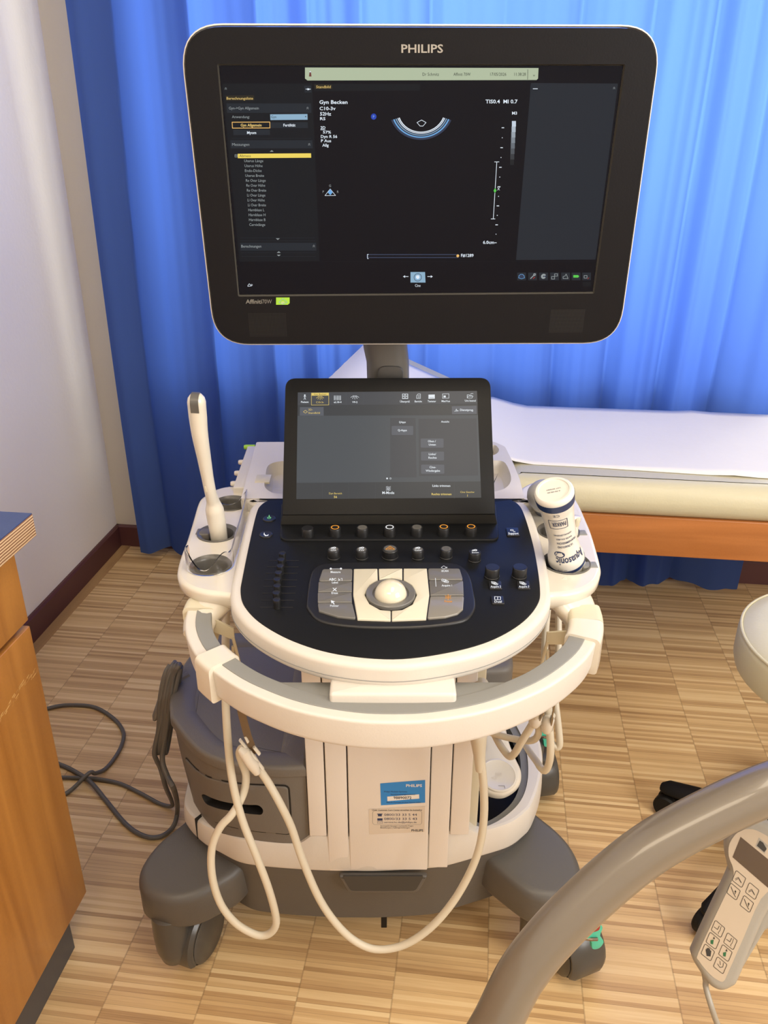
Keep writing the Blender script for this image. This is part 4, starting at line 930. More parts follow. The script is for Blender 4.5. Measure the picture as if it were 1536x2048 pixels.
fst = Fr((0, .9662, .4), (1, 0, 0), (0, 0, 1)); S = Canvas(fst, 580, 1320, 2.56, 0.0)
S.poly([(466, 744), (692, 730), (692, 614), (462, 632)], SBLUE); S.poly([(499, 722), (662, 709), (661, 687), (498, 699)], SWHITE, 2)
S.text('98890072', 530, 711, 14, INK, w=92, bold=True); S.text('PHILIPS', 594, 649, 14, SWHITE, w=82, bold=True)
S.text('Philips Medizin Systeme', 482, 677, 8, NAVY, w=118); S.text('Servicevertragsnummer', 515, 691, 8, NAVY, w=128); S.text('Bitte alle Wartungen mit dieser Nummer melden', 495, 731, 7, NAVY, w=175)
S.poly([(406, 893), (688, 880), (690, 748), (404, 764)], SGREY, 1); S.line([tuple(p) for p in rrect(549, 807, 252, 70, 12, 4)], 1.6, GREY2, 2, True)
S.text('Unser Customer Care Center erreichen Sie kostenfrei', 420, 771, 8, INK, w=256)
S.text('0800/33 33 5 44', 482, 797, 12, NAVY, w=168); S.text('0800/33 33 5 43', 482, 818, 12, NAVY, w=168); S.text('service.hc.de@philips.de', 482, 834, 9, NAVY, w=166)
S.rect(450, 789, 470, 800, NAVY, 2); S.rect(446, 786, 474, 790, NAVY, 2); S.rect(447, 810, 474, 822, NAVY, 2); S.line([(448, 826), (474, 826), (474, 836), (448, 836)], 1.5, NAVY, 2, True); S.line([(448, 826), (461, 832), (474, 826)], 1, NAVY, 2)
S.text('Serviceanforderungen | technische Fragen', 463, 852, 7, INK, w=168); S.text('Bestellungen | Auftragsmeldungen', 463, 861, 7, INK, w=150); S.text('PHILIPS', 622, 877, 11, INK, w=60, bold=True)
part('service_sticker', S.mb, col, 'blue and white service stickers')

# ---- white skirt + right tray
mb = MB(); topl = [V(x, y, 0) for x, y in sk]
def zt_(x):
    b_ = .272 + .017 * min(1, max(0, (x + .34) / .12)) if x < 0 else .289
    return b_ + .0205 * max(0, min(1, (x + .135) / .02, (.150 - x) / .02))
rings = [[V(x, y, .236) for x, y in foot], [V(x, y, .242) for x, y in inset(foot, -.002)], [V(x, y, zt_(x) - .006) for x, y in foot], [V(x, y, zt_(x) - .001) for x, y in inset(foot, .002)], [V(x, y, zt_(x)) for x, y in inset(foot, .006)]]
mb.loft(rings, WHT, True, False)
th_px = [(1012, 1415), (1025, 1437), (1045, 1476), (1055, 1515), (1055, 1562), (1041, 1601), (1010, 1632), (971, 1652), (946, 1647), (935, 1632)]
hole = ccw(cr2([tuple(zp(*p, .29)[:2]) for p in th_px] + [(.137, 1.10), (.137, 1.30), (.20, 1.36)], 5))
top2 = ccw(inset(foot, .006))
mb.surf(top2, [hole], WHT, lambda x, y: V(x, y, zt_(x)))
skirt = part('skirt', mb, um, 'white lower body band')
mb = MB(); in1 = inset(hole, .014); mb.loft([[V(x, y, .2895) for x, y in hole], [V(x, y, .286) for x, y in inset(hole, .0012)], [V(x, y, .2835) for x, y in inset(hole, .0125)], [V(x, y, .270) for x, y in in1]], GRL, False, False)
mb.loft([[V(x, y, .270) for x, y in in1], [V(x, y, .245) for x, y in inset(in1, .004)]], BLK, False, True); part('tray_lining', mb, skirt, 'grey rim of dark side tray')
mb = MB(); q = zp(404, 1682, .24); mb.box(Fr((-.312, 1.036, .238), (.8, -.6, 0), (.6, .8, 0)), -.0007, .0007, -.004, .01, 0, .045, DRK); part('seam', mb, skirt)

# ---- left bin
bp = [(-.118, .969), (-.162, .967), (-.225, .976), (-.286, 1.005), (-.341, 1.074), (-.354, 1.102), (-.364, 1.156), (-.359, 1.239), (-.346, 1.285)]
bcur = cr2(bp, 8, closed=False); bout = ccw(bcur + [(-.31, 1.335), (-.118, 1.34)]); bin_ = inset(bout, .006)
BINM = GRD
mb = MB(); mb.plate(ID, bout, .432, .452, BINM, .003, .006, 4, cap1=False)
r1 = inset(bout, .006); r2 = inset(bout, .034); r3 = inset(bout, .042)
mb.loft([[V(x, y, .452) for x, y in r1], [V(x, y, .4525) for x, y in inset(bout, .02)], [V(x, y, .4515) for x, y in r2], [V(x, y, .4455) for x, y in r3]], BINM, False, True); 
lid = part('bin_lid', mb, um, 'grey storage bin lid with shallow tray top')
# arc parametrisation of the curved front
cum = [0]
wallc = inset(bout, .006)
wcur = [p for p in ccw(cr2([(a[0] * .985 - .002, a[1] + .006) for a in bp], 8, closed=False) + [(-.31, 1.33), (-.118, 1.334)])]
wl = cr2([(a[0] * .985 - .002, a[1] + .006) for a in bp], 8, closed=False)
for i in range(1, len(wl)): cum.append(cum[-1] + math.dist(wl[i], wl[i - 1]))
wb = cr2([(-.118, .979), (-.162, .977), (-.225, .988), (-.278, 1.014), (-.322, 1.072), (-.334, 1.104), (-.340, 1.156), (-.338, 1.24), (-.33, 1.285)], 8, closed=False)
def wpt(s, z, off=0.0):
    s = min(max(s, 0), cum[-1] - 1e-6); i = max(j for j in range(len(cum)) if cum[j] <= s); i = min(i, len(wl) - 2); t = (s - cum[i]) / (cum[i + 1] - cum[i])
    k = min(1, max(0, (.435 - z) / .16)) ** 1.5
    A0 = Vector(wl[i]).lerp(Vector(wb[i]), k); B0_ = Vector(wl[i + 1]).lerp(Vector(wb[i + 1]), k); d = (B0_ - A0).normalized(); n_ = -Vector((d.y, -d.x))
    p = A0.lerp(B0_, t); return V(p.x + n_.x * off, p.y + n_.y * off, z)
def spx(u, v):   # photo pixel -> (s, z) on the curved wall
    for k in range(0, 1600):
        s_ = cum[-1] * k / 1600; z_ = .36
        for _ in range(3): p = wpt(s_, z_); q = yp(u, v, p.y); z_ = q.z
        if q.x >= p.x: return (s_, q.z)
    return (s_, q.z)
sl = [spx(*p) for p in ((407, 1590), (412, 1587), (430, 1595), (460, 1603), (500, 1607), (518, 1608), (527, 1617), (524, 1626), (510, 1626), (470, 1620), (430, 1612), (414, 1604))]
sl = ccw(cr2(sl, 4))
dcur = rpoly([(.029, .311), (.029, .4115), (.06, .411), (.095, .408), (.13, .4035), (.165, .398), (.20, .392), (.243, .386), (.243, .290), (.20, .297), (.165, .303), (.13, .308), (.085, .311)], [.008, .008, .01, .01, .01, .01, .01, .008, .008, .01, .01, .01, .01], 4)
dout_ = ccw(dcur)
full = [(0.001, .262), (cum[-1] - .03, .262), (cum[-1] - .03, .432), (0.001, .432)]
full = [(0.001 + (cum[-1] - .031) * k / 30, .262) for k in range(31)] + [(0.001 + (cum[-1] - .031) * k / 30, .432) for k in range(30, -1, -1)]
mb = MB(); mb.surf(ccw(full), [sl], BINM, lambda s, z: wpt(s, z), .012)
mb.loft([[V(x, y, z) for x, y in [tuple(wpt(cum[-1] - .031, 0)[:2]), (-.31, 1.33), (-.118, 1.334), tuple(wpt(0.001, 0)[:2])]] for z in (.262, .432)], BINM, False, False, closed=False)
bn = part('storage_bin', mb, um, 'dark grey curved storage bin', ang=40)
mb = MB(); di = inset(dout_, .0015)
mb.surf(di, [sl], BINM, lambda s, z: wpt(s, z, .003), .012); mb.loft([[wpt(s, z, -.001) for s, z in dout_], [wpt(s, z, .002) for s, z in dout_], [wpt(s, z, .003) for s, z in di]], BINM, False, False)
mb.loft([[wpt(s, z, .003) for s, z in sl], [wpt(s, z, -.03) for s, z in sl]], DRK, False, True)
dwr = part('drawer', mb, bn, 'curved drawer front with slot grip', ang=50)
mb = MB(); go = inset(dout_, -.0028); mb.loft([[wpt(s, z, .0007) for s, z in go], [wpt(s, z, .0007) for s, z in inset(dout_, .001)]], DRK, False, False); part('drawer_gap_shade', mb, bn, 'dark strip painted as shade in the gap around the drawer')  # dark strip on the bin wall, stands in for shade in the drawer gap

# ---- dark chassis, arms, casters
cf = inset(foot, .012); cf2 = inset(foot, .026)
mb = MB(); mb.loft([[V(x, y, .088) for x, y in inset(foot, .05)], [V(x, y, .096) for x, y in cf2], [V(x, y, .205) for x, y in cf], [V(x, y, .228) for x, y in inset(foot, .004)], [V(x, y, .237) for x, y in inset(foot, .004)]], GRB)
ch = part('chassis', mb, um, 'dark grey lower chassis')
mb = MB(); ff = Fr((MX - .014, .966, .20), (1, 0, 0), (0, 0, 1)); mb.plate(ff, rpoly([(-.07, .033), (-.055, -.006), (.06, -.006), (.075, .033)], [.004, .014, .014, .004], 5), -.002, .006, GRB, 0, .004, 3)
mb.plate(ff, rpoly([(-.063, .034), (-.05, .001), (.055, .001), (.068, .034)], [.003, .010, .010, .003], 5), .004, .0065, mat('pedal_dark', (52, 52, 52), .3), 0, 0); part('brake_pedal', mb, ch)
mb = MB(); mb.box(Fr((MX - .01, 1.0, .06), (1, 0, 0), (0, 1, 0)), -.005, .005, -.004, .004, .008, .06, BLK, .001); part('ground_strap', mb, ch)
def armf(pts, z_t, z_b, slope):
    out = ccw(cr2(pts, 5)); cx = sum(p[0] for p in pts) / len(pts)
    mb = MB(); R_ = []
    for ins, dz in ((.02, 0), (.006, .004), (0, .015)): R_.append([V(x, y, z_b + dz) for x, y in inset(out, ins)])
    for k in range(6):
        a = k / 5 * pi / 2; R_.append([V(x, y, z_t + slope * (y - .96) - (.015 * (1 - sin(a)))) for x, y in inset(out, .015 * (1 - cos(a)))])
    mb.loft(R_, GRB); return mb
La = [(-.31, 1.13), (-.355, 1.085), (-.389, 1.045), (-.406, 1.0), (-.395, .962), (-.355, .942), (-.31, .945), (-.27, .968), (-.235, 1.0), (-.22, 1.06)]
Ra = [(.24, 1.12), (.285, 1.09), (.318, 1.045), (.328, 1.0), (.318, .965), (.285, .945), (.24, .95), (.20, .985), (.165, 1.03), (.16, 1.08)]
def caster(px_c, ang, brake, arm_, z_top=.15, hubo=None, ws=1.0, lev=None):
    c_ = V(*px_c, 0); d = V(cos(ang), sin(ang), 0); e = V(-sin(ang), cos(ang), 0)
    mb = MB(); ax = c_ + V(0, 0, .055)
    def disc(o, w, r, m_, mbx): mbx.lathe(Fr(o - e * w / 2 if False else o, d, V(0, 0, 1)), [(.004, -w / 2), (r * .86, -w / 2), (r * .97, -w / 2 + .004), (r, -w / 2 + .009), (r, w / 2 - .009), (r * .97, w / 2 - .004), (r * .86, w / 2), (.004, w / 2)], m_, 32)
    hub = part('caster', (lambda m_: (m_.lathe(Fr((c_ - d * .02) if hubo is None else V(*hubo, 0), (1, 0, 0), (0, 1, 0)), [(.022, z_top), (.029, z_top - .004), (.030, .10), (.0285, .065), (.022, .040), (.014, .030)], GCAST, 24), m_)[1])(MB()), um)
    for s_ in (-1, 1):
        w_ = MB(); disc(ax + e * s_ * .019 * ws, .024 * ws, .055, BLK, w_); part('wheel', w_, hub)
    h_ = MB()   # hood: shell that follows the wheels
    rings = []
    for k in range(15):
        a = radians(-25 + 215 * k / 14); r_ = .060; o = ax + d * (r_ * cos(a)) * -1 + V(0, 0, r_ * sin(a))
        i_ = ax - d * (.050 * cos(a)) + V(0, 0, .050 * sin(a)); wd = .033 * ws
        rings.append([o - e * wd * .75, o + e * wd * .75, (o + i_) / 2 + e * wd, i_ + e * wd, i_ - e * wd, (o + i_) / 2 - e * wd])
    h_.loft(rings, GCAST)
    for s_ in (-1, 1): h_.lathe(Fr(ax + e * s_ * .034 * ws, d, V(0, 0, 1)), [(.001, -.003), (.045, -.003), (.05, 0), (.045, .003), (.001, .003)], GCAST, 28)
    part('wheel_hood', h_, hub)
    if brake:
        b_ = MB(); p = ax + e * .0 + V(0, 0, .062); ee = brake
        o_ = ccw(cr2([(-.012, .030), (.004, .034), (.014, .022), (.012, .004), (.020, -.014), (.014, -.026), (.002, -.022), (-.002, -.004), (-.012, .012)], 4))
        bf = Fr(lev, V(1, .35, 0), V(0, 0, 1)); b_.plate(bf, [(a * 1.1, b) for a, b in o_], -.003, .004, TEAL, .001, .001, 2); part('brake_lever', b_, hub, 'teal brake lever')
        b_ = MB(); b_.plate(Fr(bf.o + V(0, 0, .035) - d * .004, bf.x, bf.y), rrect(0, 0, .014, .022, .004, 3), -.003, .004, RED, .001, .001, 2); part('release_tab', b_, hub, 'red release tab')
        b_ = MB(); b_.tube([bf.pt(-.012, .004, 0), bf.pt(-.004, .006, .006), bf.pt(.006, .002, .006)], .003, STL, 10); part('lever_pin', b_, hub)
arl = part('front_arm', armf(La, .205, .128, .15), um, 'dark grey rounded front foot'); arr = part('front_arm', armf(Ra, .205, .128, .15), um, 'dark grey rounded front foot')
caster((-.326, 1.004), radians(70), 0, arl, hubo=tuple(zp(344, 1868, .09)[:2]), ws=.72)
caster((.322, .985), radians(112), -1, arr, hubo=(.262, .985), lev=yp(1183, 1876, .912))
Rr = [(.16, 1.30), (.22, 1.22), (.285, 1.24), (.325, 1.33), (.345, 1.42), (.325, 1.475), (.27, 1.49), (.2, 1.45), (.16, 1.40)]
rr_arm = part('rear_arm', armf(Rr, .17, .115, .02), um, 'dark grey rear foot'); caster((.33, 1.40), radians(100), -1, rr_arm, .125, lev=yp(1087, 1474, 1.345))
Rl = [(-.20, 1.30), (-.25, 1.24), (-.3, 1.28), (-.325, 1.36), (-.32, 1.45), (-.28, 1.49), (-.22, 1.47), (-.18, 1.40)]
rl_arm = part('rear_arm', armf(Rl, .21, .128, .02), um); caster((-.27, 1.41), radians(80), 0, rl_arm, .15)
mb = MB(); mb.plate(ID, rpoly([(.09, 1.33), (.255, 1.345), (.265, 1.44), (.09, 1.46)], [.01, .03, .03, .01], 5), .228, .36, GRD, .004, .012, 4); part('rear_housing', mb, um, 'dark grey rear body')
mb = MB(); mb.box(Fr((0, 0, 0), (1, 0, 0), (0, 1, 0)), .134, .152, 1.01, 1.06, .288, .72, CRM, .003); part('side_post', mb, col)
mb = MB(); mb.box(Fr((0, 0, 0), (1, 0, 0), (0, 1, 0)), -.13, .15, 1.02, 1.34, .70, .775, WHT, .01); part('console_mount', mb, um)

# cable hook on left side of the bin
mb = MB(); h0 = yp(350, 1322, 1.18); h1 = yp(309, 1440, 1.15); mb.tube([h0, h0.lerp(h1, .08), h0.lerp(h1, .5), h0.lerp(h1, .92), h1], [.005, .010, .0115, .0105, .005], GRD, 14, flat=.6, up=(1, 0, 0))
mid = h0.lerp(h1, .45); mb.tube([mid, V(-.345, 1.2, mid.z)], .008, GRD, 10); part('cord_hook', mb, bn, 'grey cord wrap hook')

# ================================================================== probes, bottle, cables
def px3(L): return [yp(u, v, y) for u, v, y in L]
# left long probe
pr = thing('endocavity_probe', 'long slim white probe with grey tip standing in the left holder', 'probe', (-.243, 1.079, .76))
ax = px3([(393, 803, 1.030), (396, 835, 1.033), (400, 870, 1.036), (408, 915, 1.042), (415, 955, 1.048), (421, 985, 1.053), (426, 1003, 1.060), (429, 1018, 1.063), (432, 1035, 1.066), (436, 1060, 1.071), (439, 1080, 1.076), (440, 1088, 1.08)])
rd = [.0120, .0118, .0108, .0093, .0082, .0080, .0092, .0128, .0131, .0125, .0120, .010]
tipd = (ax[0] - ax[1]).normalized()
mb = MB(); mb.tube([ax[0] + tipd * .0112, ax[0] + tipd * .0095, ax[0] + tipd * .005] + cr(ax, 4), [.004, .0075, .0108] + [rd[min(int(i / 4), 11)] * (1 - (i % 4) / 4) + rd[min(int(i / 4) + 1, 11)] * ((i % 4) / 4) for i in range(len(cr(ax, 4)))], WHG, 24)
part('body', mb, pr)
mb = MB(); up_ = (ax[0] - ax[2]).normalized(); fwd_ = V(-.05, -1, .15); fwd_ = (fwd_ - up_ * fwd_.dot(up_)).normalized(); sd = up_.cross(fwd_)
rows = []
for k in range(12):
    a = k / 11; # from front below tip, over the top
    an = radians(-50 + 175 * a)
    rows.append([ax[0] + up_ * (.0002 + .0122 * max(sin(an), -.0) * .98 + (.0145 * sin(an) if sin(an) < 0 else 0)) + fwd_ * (.0123 * cos(an) if sin(an) > 0 else .0122) + sd * (.0055 * j) for j in (-1, -.5, 0, .5, 1)])
mb.loft(rows, CUPG, False, False, closed=False); part('sensor_tip', mb, pr, 'grey sensor window at the tip')
mb = MB(); fb = Fr(yp(412, 978, 1.0435), (1, 0, 0), up_); mb.plate(fb, rrect(0, 0, .003, .010, .0012, 3), -.002, .0008, CRM, 0, .0005, 2); part('orientation_mark', mb, pr)
cab1 = px3([(450, 1150, 1.045), (452, 1190, 1.03), (452, 1240, 1.01), (451, 1300, .98), (450.7, 1382, .945), (455, 1472, .92), (465, 1562, .90), (484, 1638, .885), (512, 1710, .87), (538, 1780, .86), (552, 1835, .858), (548, 1858, .858), (532, 1870, .858), (508, 1868, .858), (470, 1845, .86), (440, 1805, .865), (424, 1750, .87), (424, 1695, .875), (440, 1655, .88), (461, 1632, .885), (477, 1608, .895), (489, 1580, .905), (492, 1550, .91), (484, 1525, .912), (479, 1507, .91), (485, 1496, .903), (498, 1506, .898), (519, 1539, .893), (537, 1566, .89), (560, 1607, .88), (583, 1655, .875), (605, 1720, .87), (640, 1800, .86), (680, 1856, .855), (720, 1888, .852), (760, 1899, .85), (810, 1889, .85), (860, 1856, .852), (905, 1805, .858), (940, 1745, .865), (960, 1690, .87), (968, 1630, .872), (967, 1570, .87), (962, 1520, .868), (958, 1475, .866)])
rc = .0057
path = cr(cab1, 5); mb = MB(); mb.tube(path, rc, CBL, 12); part('cable', mb, pr)
mb = MB(); sr = cr(px3([(960, 1540, .869), (958.5, 1505, .868), (957, 1478, .866), (957, 1455, .868), (960, 1430, .89), (962, 1400, .93), (962, 1370, .98)]), 4); mb.tube(sr, [.006 + .0058 * min(1, i / 9) for i in range(len(sr))], CBL, 14); part('strain_relief', mb, pr)
# strap and clip holding the cable
sp_ = thing('cable_strap', 'thin translucent strap with white clip holding the probe cable below the handle', 'cable strap', yp(475, 1420, .87))
STR = mat('smoky_strap', (104, 84, 62), .3, spec=.4)
mb = MB(); A_ = px3([(467, 1385, .83), (476, 1430, .862), (489, 1478, .885), (502, 1510, .892)]); B_ = px3([(484, 1388, .83), (492, 1430, .862), (503, 1472, .885), (516, 1506, .892)])
mb.loft([[a, b, b + V(0, .0012, 0), a + V(0, .0012, 0)] for a, b in zip(A_, B_)], STR); part('strap', mb, sp_)
for (a, b, w_) in (((480, 1480, .886), (503, 1508, .888), .0035), ((499, 1502, .886), (526, 1538, .886), .0035), ((490, 1472, .885), (496, 1484, .885), .003), ((508, 1494, .886), (519, 1508, .886), .0035)):
    mb = MB(); mb.tube(px3([a, b]), w_, WHG, 10, flat=.6); part('clip_plate', mb, sp_)
mb = MB(); q = px3([(479, 1497, .884), (488, 1504, .882), (497, 1520, .882), (506, 1530, .882), (514, 1546, .884)]); mb.tube(q, [.004, .008, .0075, .0085, .005], WHG, 12); part('clip_jaw', mb, sp_)

# gel bottle upside down
B0 = zp(1134, 1125, .787); T0 = yp(1107, 979, .951); bx = (T0 - B0).normalized(); Lb = (T0 - B0).length
bo = thing('gel_bottle', 'white ultrasound gel bottle with navy bands standing upside down in right holder', 'bottle', B0)
bf = Fr(B0, V(1, .05, 0) - bx * V(1, .05, 0).dot(bx), V(0, 0, 1)); bf.z = bx; bf.x = (V(1, 0.0, 0) - bx * bx.x).normalized(); bf.y = bx.cross(bf.x)
def brad(c):
    t = c / Lb; tab = [(0, .0245), (.06, .0248), (.12, .0240), (.22, .0208), (.34, .0190), (.6, .0197), (.75, .0212), (.87, .0240), (.95, .0252), (1, .0252)]
    for (a, ra), (b, rb_) in zip(tab, tab[1:]):
        if t <= b: s_ = max(0, (t - a) / (b - a)); s_ = s_ * s_ * (3 - 2 * s_); return ra + (rb_ - ra) * s_
    return tab[-1][1]
mb = MB(); pf_ = [(.0215, -.006), (.0245, -.003)] + [(brad(Lb * k / 30), Lb * k / 30) for k in range(29)]
pf_ += [(.0252, Lb - .006), (.0243, Lb - .002), (.0222, Lb), (.0195, Lb), (.0187, Lb - .0015), (.001, Lb - .0015)]
mb.lathe(bf, pf_, BTL, 48); part('body', mb, bo)
def bwrap(u, c, off=.0003): # u: arc angle from viewer-facing (-y) direction, radians
    r_ = brad(min(max(c, 0), Lb)) + off; return bf.o + bf.x * (r_ * sin(u)) + bf.y * (-r_ * cos(u)) + bf.z * c
mb = MB()
def band(c0, c1, m_, n=60):
    mb.add([bwrap(2 * pi * k / n, c) for k in range(n) for c in (c0, c1)], [[2 * k, 2 * ((k + 1) % n), 2 * ((k + 1) % n) + 1, 2 * k + 1] for k in range(n)], m_)
def bc(v):
    lo, hi = -.01, Lb + .02
    for _ in range(30):
        m_ = (lo + hi) / 2
        if prj(bf.o + bf.z * m_ - bf.y * brad(min(max(m_, 0), Lb)))[1] > v: lo = m_
        else: hi = m_
    return lo
band(bc(1147.5), bc(1142.5), NAVY); band(bc(1026.5), bc(1015), NAVY)
def btext(t, u0, c, h, w, m_, bold=False, sk_=0.0):
    vs, fc = glyphs(t, bold); x0 = min(v[0] for v in vs); x1 = max(v[0] for v in vs)
    # upside down: text runs right->left and letters point down
    P = []
    for a, b in vs:
        s_ = (a - x0) / (x1 - x0) * w; P.append(bwrap(u0 - s_ / .0222 , c - b * h / .72 - sk_ * s_, .0005))
    mb.add(P, fc, m_)
R_f = .75
btext('Aquasonic', 1.30, bc(1116), .0125, .044, NAVY, True); 
o_ = [bwrap(-.42 + .36 * cos(a), bc(1109) + .0055 * sin(a), .0004) for a in [2 * pi * k / 24 for k in range(24)]]; mb.add(o_, [list(range(24))], NAVY)
btext('100', -.24, bc(1109) + .003, .006, .010, SWHITE, True)
btext('ULTRASOUND', .62, bc(1092), .0040, .024, NAVY, True); btext('TRANSMISSION', 1.0, bc(1084.5), .0040, .032, NAVY, True); btext('WATER SOLUBLE', .65, bc(1077), .0028, .024, NAVY, True); btext('HYPOALLERGENIC', .65, bc(1069), .0028, .027, NAVY, True)
btext('PARKER', .36, bc(1044.5), .0085, .019, NAVY, True)
c0_, c1_ = bc(1041), bc(1057)
fr_ = [(.46, c1_), (-.68, c1_), (-.68, c0_), (.46, c0_)]
for i in range(4):
    a = fr_[i]; b = fr_[(i + 1) % 4]; n = 10
    for k in range(n):
        p = [a[j] + (b[j] - a[j]) * k / n for j in (0, 1)]; q = [a[j] + (b[j] - a[j]) * (k + 1) / n for j in (0, 1)]
        if i % 2 == 0: mb.add([bwrap(p[0], p[1] - .0004, .0005), bwrap(q[0], q[1] - .0004, .0005), bwrap(q[0], q[1] + .0004, .0005), bwrap(p[0], p[1] + .0004, .0005)], [[0, 1, 2, 3]], NAVY)
        else: mb.add([bwrap(p[0] - .02, p[1], .0005), bwrap(q[0] - .02, q[1], .0005), bwrap(q[0] + .02, q[1], .0005), bwrap(p[0] + .02, p[1], .0005)], [[0, 1, 2, 3]], NAVY)
btext('CE', .05, bc(1030), .005, .008, NAVY); btext('LOT 230-08', -.1, bc(1139.5), .002, .011, NAVY)
part('printed_label', mb, bo, 'navy lettering and bands')
mb = MB(); cf_ = Fr(bf.pt(0, 0, Lb - .0013), bf.x, bf.y)
for t, y0, w_ in (('LOT 007606Y', .003, .018), ('4-30-08-30', -.002, .016)):
    vs, fc = glyphs(t); x1 = max(v[0] for v in vs); mb.add([cf_.pt((.5 - v[0] / x1) * w_, y0 - v[1] * .003, .0002) for v in vs], fc, INK)
part('stamp', mb, bo)

# second probe behind bottle
p2 = thing('curved_array_probe', 'grey and white rounded probe standing behind the gel bottle', 'probe', (.252, 1.196, .78))
c0 = zp(1092, 1022, .792); c1 = zp(1086, 966, .868); d2 = (c1 - c0).normalized(); f2 = Fr(c0, (1, 0, 0), (0, 1, 0)); f2.z = d2; f2.x = (V(1, 0, 0) - d2 * d2.x).normalized(); f2.y = d2.cross(f2.x); L2 = (c1 - c0).length
def blob(prof, m_, sx=1.0, sy=.85):
    mb = MB(); mb.loft([[f2.pt(r_ * sx * cos(a), r_ * sy * sin(a), c_) for a in [2 * pi * k / 32 for k in range(32)]] for r_, c_ in prof], m_); return mb
part('body', blob([(.014, -.02), (.016, 0), (.018, .02), (.0215, .036)], mat('probe_navy_grey', (74, 80, 96), .4)), p2, 'dark grip band'); part('collar', blob([(.0218, .036), (.0235, .046), (.0245, .052)], WHG), p2)
part('lens', blob([(.0246, .052), (.0252, .060), (.0246, .070), (.021, .079), (.015, .085), (.008, .088), (.001, .089)], mat('lens_grey', (150, 150, 150), .35)), p2, 'domed grey lens')
p3 = thing('slim_probe', 'small white probe in the right middle holder, half hidden by the gel bottle', 'probe', (.262, 1.086, .78))
mb = MB(); q = px3([(1135, 1085, 1.07), (1137, 1060, 1.075), (1140, 1040, 1.08), (1141, 1030, 1.082)]); mb.tube(cr(q, 4), [.014] * 8 + [.0155, .0155, .0155, .015, .012], WHG, 20, flat=.75, up=(0, 1, .2)); part('body', mb, p3)
mb = MB(); mb.plate(Fr(yp(1155, 1045, 1.07), (1, 0, 0), (0, 0, 1)), rrect(0, 0, .006, .012, .002, 3), -.004, .002, CRM, 0, .001, 2); part('release_button', mb, p3)

# cables on the right, hanging from the right-hand probes
cs = [
 ('hanging_probe_cable', 'pale probe cable hanging in a V below the right of the handle', [(962, 1380, 1.02), (970, 1425, .99), (980, 1449, .965), (994, 1479, .94), (1007, 1500, .92), (1020, 1513, .905), (1031, 1504, .895), (1042, 1485, .885), (1055, 1464, .88), (1066, 1446, .875), (1073, 1430, .87), (1080, 1415, .875), (1090, 1412, .885), (1096, 1425, .89), (1098, 1440, .90), (1096, 1400, .93), (1090, 1340, .98), (1090, 1280, 1.03), (1096, 1210, 1.07)], .0052),
 ('hanging_probe_cable', 'pale probe cable running sideways from the column to the right hooks', [(950, 1400, 1.02), (958, 1445, .97), (968, 1458, .95), (996, 1470, .935), (1034, 1479, .92), (1055, 1482, .91), (1070, 1478, .90), (1077, 1466, .895), (1076, 1448, .89), (1070, 1436, .885), (1071, 1426, .88), (1080, 1421, .882)], .0048),
 ('hanging_probe_cable', 'pale probe cable dropping lowest of those on the right side', [(1104, 1430, .90), (1098, 1440, .89), (1099, 1455, .885), (1101, 1485, .88), (1100.5, 1512, .88), (1096, 1533, .885), (1089, 1541, .89), (1081, 1535, .90), (1074, 1524, .93), (1060, 1505, .99), (1045, 1480, 1.06)], .0052),
 ('hanging_probe_cable', 'outermost pale probe cable hanging straight down on the right side', [(1117, 1190, 1.03), (1117, 1240, 1.01), (1117, 1297, .985), (1112, 1340, .96), (1110, 1389, .94), (1115, 1438, .92), (1119, 1475, .91), (1119, 1490, .908), (1114, 1495, .908), (1106, 1489, .91), (1100, 1478, .915)], .0048)]
for i, (nm, lb, L, r_) in enumerate(cs):
    pts_ = cr(px3(L), 5); mb = MB(); mb.tube(pts_, r_, CBL, 12); single(nm, mb, lb, 'cable', pts_[0], group='probe cables hanging on the right')
wh = thing('cable_hook', 'pair of steel wire hooks with white grommets hanging under the right handle', 'hook', yp(1100, 1400, .85))
for a, b in (((1104, 1385, .84), (1077, 1440, .872)), ((1115, 1378, .85), (1100.5, 1452, .88))):
    mb = MB(); P_ = px3([a, b]); m_ = P_[0].lerp(P_[1], .72); mb.tube([P_[0], m_], .0012, STL, 8); mb.tube([m_, m_.lerp(P_[1], .15), P_[1]], [.0014, .004, .004], STL, 10, flat=.5); part('steel_hook', mb, wh, 'steel hook')
    mb = MB(); g = P_[1] + V(-.004, .002, .002); mb.tube([g + V(0, 0, -.014), g + V(0, 0, -.008), g + V(.001, 0, .008), g + V(.001, 0, .013)], [.005, .0085, .0085, .005], WHG, 14); part('grommet', mb, wh)

# white paddle in tray
pc = zp(990, 1553, .315); pd = thing('foot_paddle', 'white round paddle shaped device resting in the dark right side tray', 'device', pc)
pn = V(0, -.28, 1).normalized(); fp = Fr(pc, V(1, .1, 0), V(0, 1, .28)); 
hd_ = [fp.px(*p) for p in ((943, 1545), (950, 1520), (965, 1505), (962, 1480), (958, 1455), (975, 1440), (1005, 1448), (1018, 1490), (1030, 1520), (1041, 1545), (1040, 1568), (1026, 1584), (1004, 1594), (978, 1590), (956, 1575))]
mb = MB(); ho = ccw(cr2(hd_, 5)); mb.plate(fp, ho, -.012, .012, WHG, .009, .009, 5); bd_ = part('body', mb, pd)
ic = fp.px(995, 1558); mb = MB(); mb.lathe(Fr(fp.pt(ic[0], ic[1], .0105), fp.x, fp.y), [(.032, .0), (.0315, .0025), (.029, .003), (.027, .0018), (.004, .0016), (.001, .0016)], WHG, 36); part('domed_cap', mb, pd)
mb = MB(); f3_ = Fr(fp.pt(ic[0], ic[1], .0128), fp.x, fp.y)
